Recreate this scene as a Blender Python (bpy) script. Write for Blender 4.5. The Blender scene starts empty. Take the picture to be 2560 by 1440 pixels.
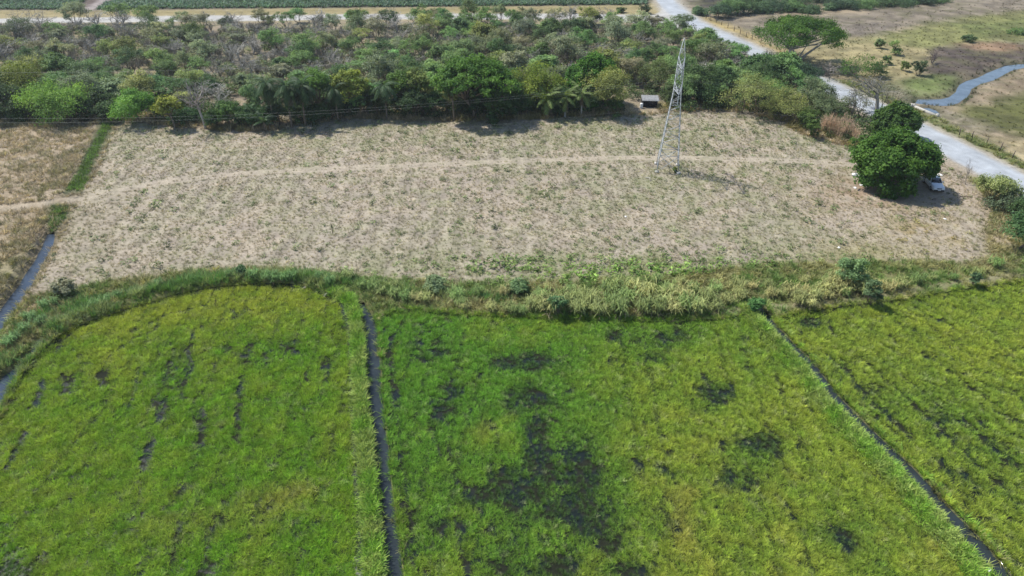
import bpy, math, random
import numpy as np
from mathutils import Vector, Matrix
from mathutils.geometry import delaunay_2d_cdt

S = bpy.context.scene
COL = S.collection
R = math.radians
rng = np.random.default_rng(7)
random.seed(7)

# ------------------------------------------------------------------ camera, sky, sun
CAM_H, PITCH, FPX = 41.0, R(33.0), 1707.0
cam = bpy.data.cameras.new('camera')
cam.sensor_width = 36.0
cam.lens = 36.0 * FPX / 2560.0
cam.clip_start, cam.clip_end = 0.5, 9000.0
camo = bpy.data.objects.new('camera', cam)
COL.objects.link(camo)
camo.location = (0, 0, CAM_H)
camo.rotation_euler = (math.pi / 2 - PITCH, 0, 0)
S.camera = camo

SUN_EL = R(54.0)
SUN_DIR = np.array([-0.84, 0.54])          # horizontal direction towards the sun
SUN_DIR = SUN_DIR / np.linalg.norm(SUN_DIR)
w = bpy.data.worlds.new('World')
S.world = w
w.use_nodes = True
nt = w.node_tree
nt.nodes.clear()
sky = nt.nodes.new('ShaderNodeTexSky')
sky.sky_type = 'NISHITA'
sky.sun_disc = False
sky.sun_elevation = SUN_EL
sky.sun_rotation = math.atan2(SUN_DIR[0], SUN_DIR[1]) % (2 * math.pi)
sky.air_density, sky.dust_density, sky.ozone_density = 1.0, 0.6, 1.5
bg = nt.nodes.new('ShaderNodeBackground')
bg.inputs['Strength'].default_value = 0.125
wo = nt.nodes.new('ShaderNodeOutputWorld')
nt.links.new(sky.outputs[0], bg.inputs['Color'])
nt.links.new(bg.outputs[0], wo.inputs['Surface'])

sun = bpy.data.lights.new('sun', 'SUN')
sun.energy = 4.3
sun.angle = R(0.53)
sun.color = (1.0, 0.965, 0.90)
suno = bpy.data.objects.new('sun', sun)
COL.objects.link(suno)
sd = Vector((SUN_DIR[0] * math.cos(SUN_EL), SUN_DIR[1] * math.cos(SUN_EL), math.sin(SUN_EL)))
suno.rotation_euler = sd.to_track_quat('Z', 'Y').to_euler()

S.view_settings.view_transform = 'Standard'
S.view_settings.look = 'None'
S.view_settings.exposure = 0.45
S.view_settings.gamma = 1.0
S.view_settings.use_curve_mapping = False
S.render.engine = 'CYCLES'
S.cycles.max_bounces = 6
S.cycles.diffuse_bounces = 3
S.cycles.transmission_bounces = 3
S.cycles.use_denoising = True

# ------------------------------------------------------------------ helpers: camera geometry
SP, CP = math.sin(PITCH), math.cos(PITCH)


def G(u, v, z=0.0):
    """photo pixel (2560 x 1440) -> point of the ground"""
    u, v = np.asarray(u, float), np.asarray(v, float)
    a, b = (u - 1280) / FPX, (720 - v) / FPX
    t = (z - CAM_H) / (-SP + b * CP)
    return np.stack([a * t, (CP + b * SP) * t], -1)


def PX(x, y, z=0.0):
    f = y * CP - (z - CAM_H) * SP
    g = y * SP + (z - CAM_H) * CP
    return 1280 + FPX * x / f, 720 - FPX * g / f


def height_at(v, y):
    b = (720 - v) / FPX
    return CAM_H + (-SP + b * CP) * y / (CP + b * SP)


def gp(pxs):
    a = np.array(pxs, float)
    return G(a[:, 0], a[:, 1])


# ------------------------------------------------------------------ helpers: noise, polygons
def _h(i, j, s):
    n = (i * 374761393 + j * 668265263 + s * 974634777) & 0xFFFFFFFF
    n = ((n ^ (n >> 13)) * 1274126177) & 0xFFFFFFFF
    return ((n ^ (n >> 16)) & 0xFFFF) / 65535.0


def vnoise(x, y, s=0):
    x, y = np.asarray(x, float), np.asarray(y, float)
    i, j = np.floor(x).astype(np.int64), np.floor(y).astype(np.int64)
    fx, fy = x - i, y - j
    fx, fy = fx * fx * (3 - 2 * fx), fy * fy * (3 - 2 * fy)
    a, b, c, d = _h(i, j, s), _h(i + 1, j, s), _h(i, j + 1, s), _h(i + 1, j + 1, s)
    return (a * (1 - fx) + b * fx) * (1 - fy) + (c * (1 - fx) + d * fx) * fy


def fbm(x, y, s=0, o=4):
    r, a, t = 0, 1.0, 0
    for k in range(o):
        r = r + a * vnoise(np.asarray(x) * 2 ** k, np.asarray(y) * 2 ** k, s + k)
        t += a
        a *= 0.55
    return r / t


def sst(a, b, x):
    t = np.clip((x - a) / (b - a), 0, 1)
    return t * t * (3 - 2 * t)


def pip(poly, x, y):
    inside = np.zeros(np.shape(x), bool)
    n = len(poly)
    j = n - 1
    for i in range(n):
        xi, yi, xj, yj = poly[i][0], poly[i][1], poly[j][0], poly[j][1]
        c = ((yi > y) != (yj > y))
        if yj != yi:
            c &= x < (xj - xi) * (y - yi) / (yj - yi) + xi
        inside ^= c
        j = i
    return inside


def pdist(line, x, y, closed=False):
    d = np.full(np.shape(x), 1e9)
    n = len(line)
    for i in range(n if closed else n - 1):
        a, b = line[i], line[(i + 1) % n]
        vx, vy = b[0] - a[0], b[1] - a[1]
        L = vx * vx + vy * vy + 1e-12
        t = np.clip(((x - a[0]) * vx + (y - a[1]) * vy) / L, 0, 1)
        d = np.minimum(d, np.hypot(x - a[0] - t * vx, y - a[1] - t * vy))
    return d


def sdf(poly, x, y):
    d = pdist(poly, x, y, True)
    return np.where(pip(poly, x, y), -d, d)


def smooth_line(P, step):
    """Catmull-Rom through ground points, resampled"""
    P = np.asarray(P, float)
    out = []
    for i in range(len(P) - 1):
        p0, p1, p2, p3 = P[max(i - 1, 0)], P[i], P[i + 1], P[min(i + 2, len(P) - 1)]
        n = max(1, int(np.linalg.norm(p2 - p1) / step))
        for k in range(n):
            t = k / n
            out.append(0.5 * ((2 * p1) + (-p0 + p2) * t + (2 * p0 - 5 * p1 + 4 * p2 - p3) * t * t + (-p0 + 3 * p1 - 3 * p2 + p3) * t ** 3))
    out.append(P[-1])
    return np.array(out)


def offset(line, d):
    t = np.gradient(line, axis=0)
    t /= np.linalg.norm(t, axis=1)[:, None] + 1e-9
    n = np.stack([-t[:, 1], t[:, 0]], -1)
    return line + n * (d if np.isscalar(d) else np.asarray(d)[:, None])


def strip(line, dl, dr):
    return np.vstack([offset(line, dl), offset(line, -dr if np.isscalar(dr) else -np.asarray(dr))[::-1]])


def rough(poly, step, amp, s=0, closed=True):
    """resample an outline and make it a little uneven"""
    P = np.asarray(poly, float)
    out = []
    n = len(P)
    for i in range(n if closed else n - 1):
        a, b = P[i], P[(i + 1) % n]
        L = np.linalg.norm(b - a)
        st = step * (1 if min(a[1], b[1]) < 130 else 2.2) * (1 if min(a[1], b[1]) < 260 else 4)
        k = max(1, int(L / st))
        for q in range(k):
            out.append(a + (b - a) * q / k)
    out = np.array(out)
    out[:, 0] += (fbm(out[:, 0] * .7, out[:, 1] * .7, 50 + s) - .5) * 2 * amp
    out[:, 1] += (fbm(out[:, 0] * .7 + 90, out[:, 1] * .7, 60 + s) - .5) * 2 * amp
    return out


# ------------------------------------------------------------------ helpers: meshes and objects
class MB:
    def __init__(self):
        self.v, self.f, self.t, self.n = [], [], [], 0

    def add(self, V, F, tint=0.5):
        V = np.asarray(V, float).reshape(-1, 3)
        F = np.asarray(F, np.int64)
        self.v.append(V)
        self.f.append(F + self.n)
        self.t.append(np.full(len(V), tint) if np.isscalar(tint) else np.asarray(tint, float))
        self.n += len(V)
        return self

    def tube(self, P, r, k=4, tint=0.5, cap=True):
        P = np.asarray(P, float)
        m = len(P)
        r = np.full(m, r) if np.isscalar(r) else np.asarray(r, float)
        T = np.gradient(P, axis=0)
        T /= np.linalg.norm(T, axis=1)[:, None] + 1e-9
        ref = np.where(np.abs(T[:, 2:3]) > .9, np.array([[1., 0, 0]]), np.array([[0, 0, 1.]]))
        A = np.cross(T, ref)
        A /= np.linalg.norm(A, axis=1)[:, None] + 1e-9
        B = np.cross(T, A)
        an = np.arange(k) * 2 * math.pi / k
        V = P[:, None] + r[:, None, None] * (np.cos(an)[None, :, None] * A[:, None] + np.sin(an)[None, :, None] * B[:, None])
        F = []
        for i in range(m - 1):
            for j in range(k):
                F.append((i * k + j, i * k + (j + 1) % k, (i + 1) * k + (j + 1) % k, (i + 1) * k + j))
        self.add(V, F, tint)
        if cap and k >= 4:
            c = self.n - m * k
            self.f.append(np.array([[c + (m - 1) * k + j for j in range(k)]]))
            self.f.append(np.array([[c + j for j in range(k)][::-1]]))
        return self

    def box(self, c, s, rz=0.0, tint=0.5, M=None):
        x, y, z = np.array(s) / 2
        V = np.array([(-x, -y, -z), (x, -y, -z), (x, y, -z), (-x, y, -z), (-x, -y, z), (x, -y, z), (x, y, z), (-x, y, z)])
        if M is not None:
            V = V @ np.array(M).T
        ca, sa = math.cos(rz), math.sin(rz)
        V = np.stack([V[:, 0] * ca - V[:, 1] * sa, V[:, 0] * sa + V[:, 1] * ca, V[:, 2]], -1) + np.array(c)
        return self.add(V, [(0, 3, 2, 1), (4, 5, 6, 7), (0, 1, 5, 4), (1, 2, 6, 5), (2, 3, 7, 6), (3, 0, 4, 7)], tint)

    def bar(self, a, b, w, h=None):
        a, b = np.asarray(a, float), np.asarray(b, float)
        return self.tube([a, b], w * .7071, 4)

    def mesh(self, name, smooth=False):
        V = np.vstack(self.v)
        me = bpy.data.meshes.new(name)
        me.vertices.add(len(V))
        me.vertices.foreach_set('co', V.ravel())
        lens = np.concatenate([np.full(len(f), f.shape[1]) for f in self.f])
        idx = np.concatenate([f.ravel() for f in self.f])
        me.loops.add(len(idx))
        me.loops.foreach_set('vertex_index', idx.astype(np.int32))
        me.polygons.add(len(lens))
        me.polygons.foreach_set('loop_start', np.concatenate([[0], np.cumsum(lens)[:-1]]).astype(np.int32))
        me.update(calc_edges=True)
        at = me.attributes.new('tint', 'FLOAT', 'POINT')
        at.data.foreach_set('value', np.concatenate(self.t).astype(np.float32))
        if smooth:
            me.polygons.foreach_set('use_smooth', np.ones(len(lens), bool))
        return me


def tag(o, label=None, cat=None, group=None, kind=None):
    if label:
        o['label'] = label
    if cat:
        o['category'] = cat
    if group:
        o['group'] = group
    if kind:
        o['kind'] = kind
    return o


def link(name, me, mat=None, parent=None, color=None):
    o = bpy.data.objects.new(name, me)
    COL.objects.link(o)
    if mat is not None and not me.materials:
        me.materials.append(mat)
    if parent is not None:
        o.parent = parent
    if color is not None:
        o.color = (*color, 1)
    return o


def empty(name, loc, rz=0.0, s=1.0):
    o = bpy.data.objects.new(name, None)
    COL.objects.link(o)
    o.location = loc
    o.rotation_euler = (0, 0, rz)
    o.scale = (s, s, s) if np.isscalar(s) else s
    return o


# ------------------------------------------------------------------ materials
def newmat(name):
    m = bpy.data.materials.new(name)
    m.use_nodes = True
    m.node_tree.nodes.clear()
    return m, m.node_tree.nodes, m.node_tree.links


def N(ns, t, **k):
    n = ns.new(t)
    for a, b in k.items():
        setattr(n, a, b)
    return n


def mixcol(ns, ls, fac, a, b, mode='MIX'):
    n = N(ns, 'ShaderNodeMix', data_type='RGBA', blend_type=mode)
    for sock, val in ((n.inputs[0], fac), (n.inputs[6], a), (n.inputs[7], b)):
        if hasattr(val, 'is_linked'):
            ls.new(val, sock)
        else:
            sock.default_value = (*val, 1) if isinstance(val, tuple) and len(val) == 3 else val
    return n.outputs[2]


def noise(ns, ls, scale, detail=4, rough_=.6, vec=None, w=None):
    n = N(ns, 'ShaderNodeTexNoise')
    n.inputs['Scale'].default_value = scale
    n.inputs['Detail'].default_value = detail
    n.inputs['Roughness'].default_value = rough_
    if vec is not None:
        ls.new(vec, n.inputs['Vector'])
    return n.outputs['Fac']


def ramp(ns, ls, fac, a, b, lo=0.0, hi=1.0):
    n = N(ns, 'ShaderNodeMapRange')
    ls.new(fac, n.inputs[0])
    for i, q in zip((1, 2, 3, 4), (a, b, lo, hi)):
        n.inputs[i].default_value = q
    return n.outputs[0]


def soil_material(name, rough_=0.95, fine=9.0, amp=.5, bump=.35, bscale=6.0, spec=.15):
    """painted soil colour x several scales of grain, with fine relief"""
    m, ns, ls = newmat(name)
    out = N(ns, 'ShaderNodeOutputMaterial')
    p = N(ns, 'ShaderNodeBsdfPrincipled')
    pos = N(ns, 'ShaderNodeNewGeometry').outputs['Position']
    c = N(ns, 'ShaderNodeAttribute', attribute_name='soil').outputs['Color']
    n1 = ramp(ns, ls, noise(ns, ls, .55, 3, .6, pos), .3, .7, 1 - amp * .35, 1 + amp * .3)
    n2 = ramp(ns, ls, noise(ns, ls, fine * .35, 5, .65, pos), .3, .7, 1 - amp * .6, 1 + amp * .5)
    c = mixcol(ns, ls, 1.0, c, n1, 'MULTIPLY')
    c = mixcol(ns, ls, 1.0, c, n2, 'MULTIPLY')
    ls.new(c, p.inputs['Base Color'])
    p.inputs['Roughness'].default_value = rough_
    p.inputs['Specular IOR Level'].default_value = spec
    b = N(ns, 'ShaderNodeBump')
    b.inputs['Strength'].default_value = bump
    b.inputs['Distance'].default_value = .15
    ls.new(noise(ns, ls, bscale, 5, .7, pos), b.inputs['Height'])
    ls.new(b.outputs[0], p.inputs['Normal'])
    ls.new(p.outputs[0], out.inputs['Surface'])
    return m


def road_material(name, tint):
    m, ns, ls = newmat(name)
    out = N(ns, 'ShaderNodeOutputMaterial')
    p = N(ns, 'ShaderNodeBsdfPrincipled')
    pos = N(ns, 'ShaderNodeNewGeometry').outputs['Position']
    c = N(ns, 'ShaderNodeAttribute', attribute_name='soil').outputs['Color']
    a = ramp(ns, ls, noise(ns, ls, .35, 6, .7, pos), .3, .7, .78, 1.14)
    b = ramp(ns, ls, noise(ns, ls, 12, 4, .7, pos), .3, .7, .86, 1.12)
    c = mixcol(ns, ls, 1.0, c, a, 'MULTIPLY')
    c = mixcol(ns, ls, 1.0, c, b, 'MULTIPLY')
    ls.new(c, p.inputs['Base Color'])
    p.inputs['Roughness'].default_value = .9
    p.inputs['Specular IOR Level'].default_value = .2
    bp = N(ns, 'ShaderNodeBump')
    bp.inputs['Strength'].default_value = .2
    bp.inputs['Distance'].default_value = .03
    ls.new(noise(ns, ls, 14, 4, .7, pos), bp.inputs['Height'])
    ls.new(bp.outputs[0], p.inputs['Normal'])
    ls.new(p.outputs[0], out.inputs['Surface'])
    return m


def water_material(name, col, ripple=.08, scale=2.5, rough_=.06):
    m, ns, ls = newmat(name)
    out = N(ns, 'ShaderNodeOutputMaterial')
    p = N(ns, 'ShaderNodeBsdfPrincipled')
    pos = N(ns, 'ShaderNodeNewGeometry').outputs['Position']
    f = ramp(ns, ls, noise(ns, ls, .6, 4, .6, pos), .35, .7)
    c = mixcol(ns, ls, f, col, tuple(q * 1.5 for q in col))
    ls.new(c, p.inputs['Base Color'])
    p.inputs['Roughness'].default_value = rough_
    p.inputs['IOR'].default_value = 1.33
    b = N(ns, 'ShaderNodeBump')
    b.inputs['Strength'].default_value = ripple
    b.inputs['Distance'].default_value = .05
    ls.new(noise(ns, ls, scale, 3, .6, pos), b.inputs['Height'])
    ls.new(b.outputs[0], p.inputs['Normal'])
    ls.new(p.outputs[0], out.inputs['Surface'])
    return m


def mud_material(name):
    """wet paddy floor: dark mud with films of standing water"""
    m, ns, ls = newmat(name)
    out = N(ns, 'ShaderNodeOutputMaterial')
    p = N(ns, 'ShaderNodeBsdfPrincipled')
    pos = N(ns, 'ShaderNodeNewGeometry').outputs['Position']
    wet = ramp(ns, ls, noise(ns, ls, .5, 4, .6, pos), .45, .55)
    g = ramp(ns, ls, noise(ns, ls, 5, 5, .7, pos), .3, .7, .7, 1.35)
    c = mixcol(ns, ls, wet, (.018, .020, .013), (.010, .015, .012))
    c = mixcol(ns, ls, 1.0, c, g, 'MULTIPLY')
    ls.new(c, p.inputs['Base Color'])
    ls.new(ramp(ns, ls, wet, 0, 1, .85, .04), p.inputs['Roughness'])
    ls.new(ramp(ns, ls, wet, 0, 1, .08, .5), p.inputs['Specular IOR Level'])
    p.inputs['IOR'].default_value = 1.33
    b = N(ns, 'ShaderNodeBump')
    ls.new(ramp(ns, ls, wet, 0, 1, .3, .02), b.inputs['Strength'])
    b.inputs['Distance'].default_value = .06
    ls.new(noise(ns, ls, 5, 4, .6, pos), b.inputs['Height'])
    ls.new(b.outputs[0], p.inputs['Normal'])
    ls.new(p.outputs[0], out.inputs['Surface'])
    return m


def leaf_material(name, source, trans=.3, spec=.25, vary=.5):
    """source: 'object' = the object's own colour, 'instancer' = colour stored on each scattered plant"""
    m, ns, ls = newmat(name)
    out = N(ns, 'ShaderNodeOutputMaterial')
    if source == 'object':
        c = N(ns, 'ShaderNodeObjectInfo').outputs['Color']
    else:
        c = N(ns, 'ShaderNodeAttribute', attribute_type='INSTANCER', attribute_name='col').outputs['Color']
    t = N(ns, 'ShaderNodeAttribute', attribute_name='tint').outputs['Fac']
    v = ramp(ns, ls, t, 0, 1, 1 - vary, 1 + vary)
    c = mixcol(ns, ls, 1.0, c, v, 'MULTIPLY')
    # young leaf tips lean to yellow
    hs = N(ns, 'ShaderNodeHueSaturation')
    ls.new(ramp(ns, ls, t, 0, 1, .515, .485), hs.inputs['Hue'])
    ls.new(c, hs.inputs['Color'])
    c = hs.outputs[0]
    p = N(ns, 'ShaderNodeBsdfPrincipled')
    ls.new(c, p.inputs['Base Color'])
    p.inputs['Roughness'].default_value = .55
    p.inputs['Specular IOR Level'].default_value = spec
    if trans > 0:
        tr = N(ns, 'ShaderNodeBsdfTranslucent')
        ls.new(mixcol(ns, ls, 1.0, c, (1.0, 1.0, .6), 'MULTIPLY'), tr.inputs['Color'])
        mx = N(ns, 'ShaderNodeMixShader')
        mx.inputs[0].default_value = trans
        ls.new(p.outputs[0], mx.inputs[1])
        ls.new(tr.outputs[0], mx.inputs[2])
        ls.new(mx.outputs[0], out.inputs['Surface'])
    else:
        ls.new(p.outputs[0], out.inputs['Surface'])
    return m


def plain(name, col, rough_=.6, metal=0.0, spec=.4, grain=.2, scale=8.0, trans=0.0):
    m, ns, ls = newmat(name)
    out = N(ns, 'ShaderNodeOutputMaterial')
    p = N(ns, 'ShaderNodeBsdfPrincipled')
    pos = N(ns, 'ShaderNodeTexCoord').outputs['Object']
    g = ramp(ns, ls, noise(ns, ls, scale, 4, .6, pos), .3, .7, 1 - grain, 1 + grain)
    ls.new(mixcol(ns, ls, 1.0, col, g, 'MULTIPLY'), p.inputs['Base Color'])
    p.inputs['Roughness'].default_value = rough_
    p.inputs['Metallic'].default_value = metal
    p.inputs['Specular IOR Level'].default_value = spec
    ls.new(p.outputs[0], out.inputs['Surface'])
    return m


M = dict(
    soil=soil_material('dry_soil'),
    wet=mud_material('paddy_mud'),
    road=road_material('chip_seal', None),
    gravel=road_material('pale_gravel', None),
    creek=water_material('creek_water', (.085, .11, .135), .05, 3, .10),
    canal=water_material('canal_water', (.028, .040, .058), .05, 4, .10),
    ditch=water_material('ditch_water', (.022, .029, .032), .015, 4, .03),
    blade=leaf_material('grass_blades', 'instancer', .30, .2, .45),
    stuffleaf=leaf_material('undergrowth_leaves', 'instancer', .28, .15, .5),
    leaf=leaf_material('tree_leaves', 'object', .34, .14, .5),
    twig=leaf_material('twigs', 'object', 0, .1, .3),
    bark=plain('bark', (.17, .135, .10), .9, 0, .1, .35, 5),
    palebark=plain('pale_bark', (.40, .37, .33), .9, 0, .1, .25, 5),
    steel=plain('galvanised_steel', (.40, .42, .43), .5, .3, .5, .12, 3),
    insul=plain('insulator_glass', (.42, .46, .45), .3, 0, .5, .1),
    wire=plain('aluminium_wire', (.26, .27, .27), .5, .3, .5, .05),
    wood=plain('weathered_wood', (.16, .125, .095), .9, 0, .1, .3, 12),
    darkwood=plain('dark_boards', (.022, .02, .022), .85, 0, .2, .3, 8),  # near-black base colour of the shed's wall boards
    zinc=plain('zinc_sheet', (.27, .27, .265), .55, .2, .4, .25, 3),
    plastic=plain('white_plastic', (.78, .77, .74), .5, 0, .4, .08),
    concrete=plain('pale_concrete', (.45, .43, .39), .9, 0, .2, .2, 5),
    paint=plain('silver_paint', (.80, .82, .84), .3, .05, .5, .03),
    glass=plain('car_glass', (.015, .018, .022), .06, 0, .6, .05),
    tyre=plain('tyre_rubber', (.02, .02, .02), .85, 0, .2, .1),
    rim=plain('wheel_rim', (.45, .46, .48), .35, .7, .5, .05),
    lamp=plain('headlamp_lens', (.70, .72, .74), .12, 0, .6, .05),
    redlamp=plain('tail_lamp_lens', (.35, .02, .02), .2, 0, .5, .05),
    trim=plain('black_trim', (.03, .03, .032), .6, 0, .3, .1),
)

# ------------------------------------------------------------------ the plan of the land (outlines read off the photograph, laid on the ground)
ROAD_R = smooth_line(gp([(1648, -60), (1672, -30), (1690, 0), (1702, 14), (1733, 40), (1784, 70), (1905, 124), (2033, 186), (2103, 215), (2308, 312), (2560, 440), (2900, 612), (3700, 1010)]), 3.0)
road_main = np.vstack([ROAD_R, offset(ROAD_R, -6.5)[::-1]])
far_road = gp([(-900, 58), (-400, 52), (97, 46), (416, 41), (591, 39), (860, 37), (1146, 35), (1266, 34.5), (1465, 35), (1589, 38), (1640, 38), (1662, 20), (1700, 40), (1760, 80),
               (1720, 78), (1683, 69), (1622, 60), (1488, 49), (1085, 47.5), (850, 49.5), (537, 53.5), (302, 55.5), (0, 58), (-400, 64), (-900, 74)])
crop_field = gp([(-900, 30), (-900, -110), (1600, -110), (1628, -40), (1630, 0), (1619, 12), (1460, 14), (860, 19.5), (504, 22), (289, 26), (0, 25), (-400, 27)])
crop_track = gp([(176, 26), (222, 0), (320, -50), (390, -50), (282, 0), (230, 27)])
dry_field = rough(gp([(300, 318), (330, 308), (420, 322), (520, 324), (620, 330), (700, 322), (800, 303), (900, 293), (1000, 300), (1140, 302), (1250, 300), (1340, 297), (1480, 294),
                      (1600, 285), (1700, 279), (1850, 285), (1950, 308), (2020, 340), (2100, 365), (2160, 380), (2300, 395), (2350, 405), (2420, 440), (2470, 520), (2460, 580), (2480, 640),
                      (2440, 662), (2200, 658), (2100, 652), (1900, 665), (1700, 690), (1500, 702), (1300, 714), (1150, 716), (1000, 706), (850, 690), (700, 675), (600, 668), (480, 678),
                      (380, 692), (280, 705), (180, 722), (120, 738), (70, 745), (100, 680), (150, 590), (172, 545), (186, 508), (210, 482), (252, 400), (282, 332)]), 1.2, .5, 1)
left_strip = rough(gp([(-500, 312), (238, 314), (212, 380), (158, 480), (122, 505), (116, 560), (78, 634), (34, 705), (-6, 752), (-120, 880), (-500, 1200)]), 1.2, .3, 2)
reed_ditch = gp([(256, 303), (293, 300), (240, 400), (202, 478), (166, 490), (168, 480), (215, 390)])
reed_ditch2 = gp([(128, 515), (171, 515), (165, 548), (140, 577), (122, 577)])
water_left = rough(gp([(117, 577), (136, 577), (125, 611), (72, 708), (22, 782), (0, 812), (-60, 890), (-130, 880), (-40, 806), (0, 760), (36, 713), (84, 641)]), .8, .12, 3)
water_low = rough(gp([(86, 843), (107, 839), (105, 860), (64, 900), (42, 930), (18, 968), (0, 1010), (-70, 1110), (-140, 1080), (-50, 985), (0, 936), (34, 913), (68, 880)]), .8, .1, 4)
paddy_left = rough(gp([(-700, 1750), (-500, 1400), (-80, 1130), (4, 1040), (26, 985), (64, 925), (110, 870), (160, 829), (230, 801), (330, 769), (430, 739), (500, 723), (560, 714), (650, 709),
                       (720, 710), (790, 722), (830, 738), (860, 760), (876, 795), (881, 850), (884, 900), (887, 1000), (893, 1100), (899, 1200), (905, 1300), (915, 1440), (935, 1750)]), 1.0, .15, 5)
dl = -.06 * 0 + smooth_line(gp([(893, 755), (908, 790), (914, 850), (917, 900), (922, 1000), (938, 1100), (948, 1200), (957, 1300), (970, 1440), (1006, 1750)]), .8)
dr = smooth_line(gp([(905, 757), (925, 785), (936, 810), (941, 850), (944, 900), (952, 1000), (962, 1100), (971, 1200), (986, 1300), (1001, 1440), (1041, 1750)]), .8)
dr = offset(dr, .18)
ditch_mid = rough(np.vstack([dl, dr[::-1]]), .7, .12, 6)
RD = smooth_line(gp([(1897, 765), (1918, 792), (1969, 850), (2022, 903), (2053, 945), (2100, 1003), (2131, 1034), (2192, 1095), (2265, 1162), (2314, 1214), (2360, 1269), (2406, 1318), (2452, 1367), (2507, 1434), (2760, 1720)]), .8)
rd_w = np.linspace(.40, .68, len(RD)) * (.85 + .3 * fbm(np.arange(len(RD)) * .35, np.zeros(len(RD)), 5))
ditch_right = rough(strip(RD, rd_w, rd_w), .7, .1, 7)
paddy_mid = rough(np.vstack([offset(dr, .10)[4:], gp([(2650, 1750), (2424, 1440), (2354, 1345),
                      (2231, 1226), (2140, 1110), (2050, 1005), (1984, 905), (1925, 845), (1880, 800), (1870, 784), (1800, 796), (1700, 804), (1550, 799), (1400, 796), (1250, 791), (1100, 781), (1000, 770)])]), 1.0, .08, 8)
_ro = offset(RD, rd_w + .10)
paddy_right = rough(np.vstack([_ro[3:], gp([(3150, 1750), (3120, 840), (2900, 690), (2560, 703), (2430, 718), (2300, 740), (2200, 755), (2060, 771), (1965, 786)])]), 1.0, .05, 9)
belt = gp([(-500, 1200), (-120, 880), (60, 750), (120, 735), (280, 700), (480, 674), (700, 670), (1000, 700), (1300, 708), (1700, 685), (1900, 660), (2200, 652), (2440, 655), (2480, 640),
           (2460, 580), (2480, 520), (2420, 440), (2560, 500), (2900, 640), (3400, 900), (3400, 1800), (-900, 1800)])
TRK = smooth_line(gp([(-200, 530), (0, 520), (100, 512), (200, 496), (330, 470), (480, 447), (640, 432), (900, 421), (1200, 407), (1500, 397), (1660, 394), (1750, 396), (2000, 403), (2120, 410), (2170, 414)]), 1.5)
dirt_track = strip(TRK, .75, .75)
creek = rough(gp([(2294, 243), (2326, 242), (2353, 242), (2373, 237), (2390, 224), (2400, 206), (2417, 197), (2444, 190), (2471, 177), (2496, 166), (2516, 159), (2543, 156), (2640, 148),
                  (2640, 156), (2559, 164), (2530, 171), (2507, 185), (2485, 195), (2453, 205), (2431, 217), (2420, 237), (2399, 251), (2371, 259), (2344, 258), (2312, 255), (2290, 252)]), 1.2, .25, 10)
pool = gp([(2303, 266), (2325, 266), (2340, 271), (2352, 280), (2330, 279), (2312, 272)])
pasture = np.vstack([ROAD_R[::-1], gp([(1700, -140), (3600, -140), (3600, 760)])])
thicket = np.vstack([gp([(-900, 64), (0, 60), (302, 57), (850, 52), (1488, 51), (1622, 63), (1690, 76)]), offset(ROAD_R, -6.6)[8:], gp([(2420, 440), (2300, 395), (2100, 365), (1950, 308), (1850, 285),
                     (1600, 285), (1140, 302), (900, 293), (620, 330), (330, 308), (0, 310), (-900, 315)])])

WATERS = [(water_left, .50, 1.0), (water_low, .40, .8), (ditch_mid, .26, .35), (ditch_right, .24, .28), (creek, .5, 2.0), (pool, .35, 1.0)]
PADDIES = [paddy_left, paddy_mid, paddy_right]
BUND = smooth_line(gp([(835, 730), (872, 752), (892, 790), (900, 850), (902, 900), (906, 1000), (916, 1100), (925, 1200), (933, 1300), (944, 1440), (972, 1750)]), 1.0)
BUND2 = offset(RD, -np.linspace(1.35, 2.0, len(RD)))
BUND3 = smooth_line(gp([(1700, 795), (1800, 785), (1890, 770), (2000, 765), (2180, 745), (2290, 727), (2420, 704), (2560, 690), (2900, 655)]), 1.0)
BUND4 = smooth_line(gp([(-60, 1060), (30, 940), (80, 880), (150, 815), (260, 775), (430, 725), (560, 703), (700, 697), (840, 715)]), 1.0)


def H(x, y):
    x, y = np.asarray(x, float), np.asarray(y, float)
    z = (fbm(x * .06, y * .06, 3) - .5) * .7 * sst(60, 100, y) * (1 - sst(250, 320, y))
    z = z + (fbm(x * .9, y * .9, 9, 3) - .5) * .16
    # rank grass banks beside the left ditch
    dd = pdist(gp([(300, 310), (250, 400), (205, 490), (165, 560), (90, 700)]), x, y)
    z = z + .5 * np.exp(-((dd - 3.2) / 2.0) ** 2) * fbm(x * .5, y * .5, 21, 3)
    for B, hgt, wd in ((BUND, .45, .8), (BUND2, .20, .8), (BUND3, .18, .9), (BUND4, .40, 1.0)):
        d = pdist(B[::2], x, y)
        z = np.maximum(z, z * .5 + hgt * np.exp(-(d / wd) ** 2))
    for P in PADDIES:
        s = sdf(P[::2], x, y)
        k = 1 - sst(-.5, .25, s)
        z = z * (1 - k) - .18 * k
    s = pdist(ROAD_R[::2] + (offset(ROAD_R, -2.9) - ROAD_R)[::2], x, y)
    k = 1 - sst(3.0, 6.5, s)
    z = z * (1 - k) + .22 * k
    for P, dep, bank in WATERS:
        s = sdf(P[::2] if len(P) > 40 else P, x, y)
        k = 1 - sst(0.0, bank, s)
        z = z * (1 - k) - dep * k
    return z


# ------------------------------------------------------------------ soil colours (the ground's own albedo)
def ell(u, v, cu, cv, ru, rv, pw=1.0):
    return np.exp(-(((u - cu) / ru) ** 2 + ((v - cv) / rv) ** 2) * pw)


def paint(c, a, col):
    a = np.clip(a, 0, 1)[:, None]
    return c * (1 - a) + np.array(col)[None] * a


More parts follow.
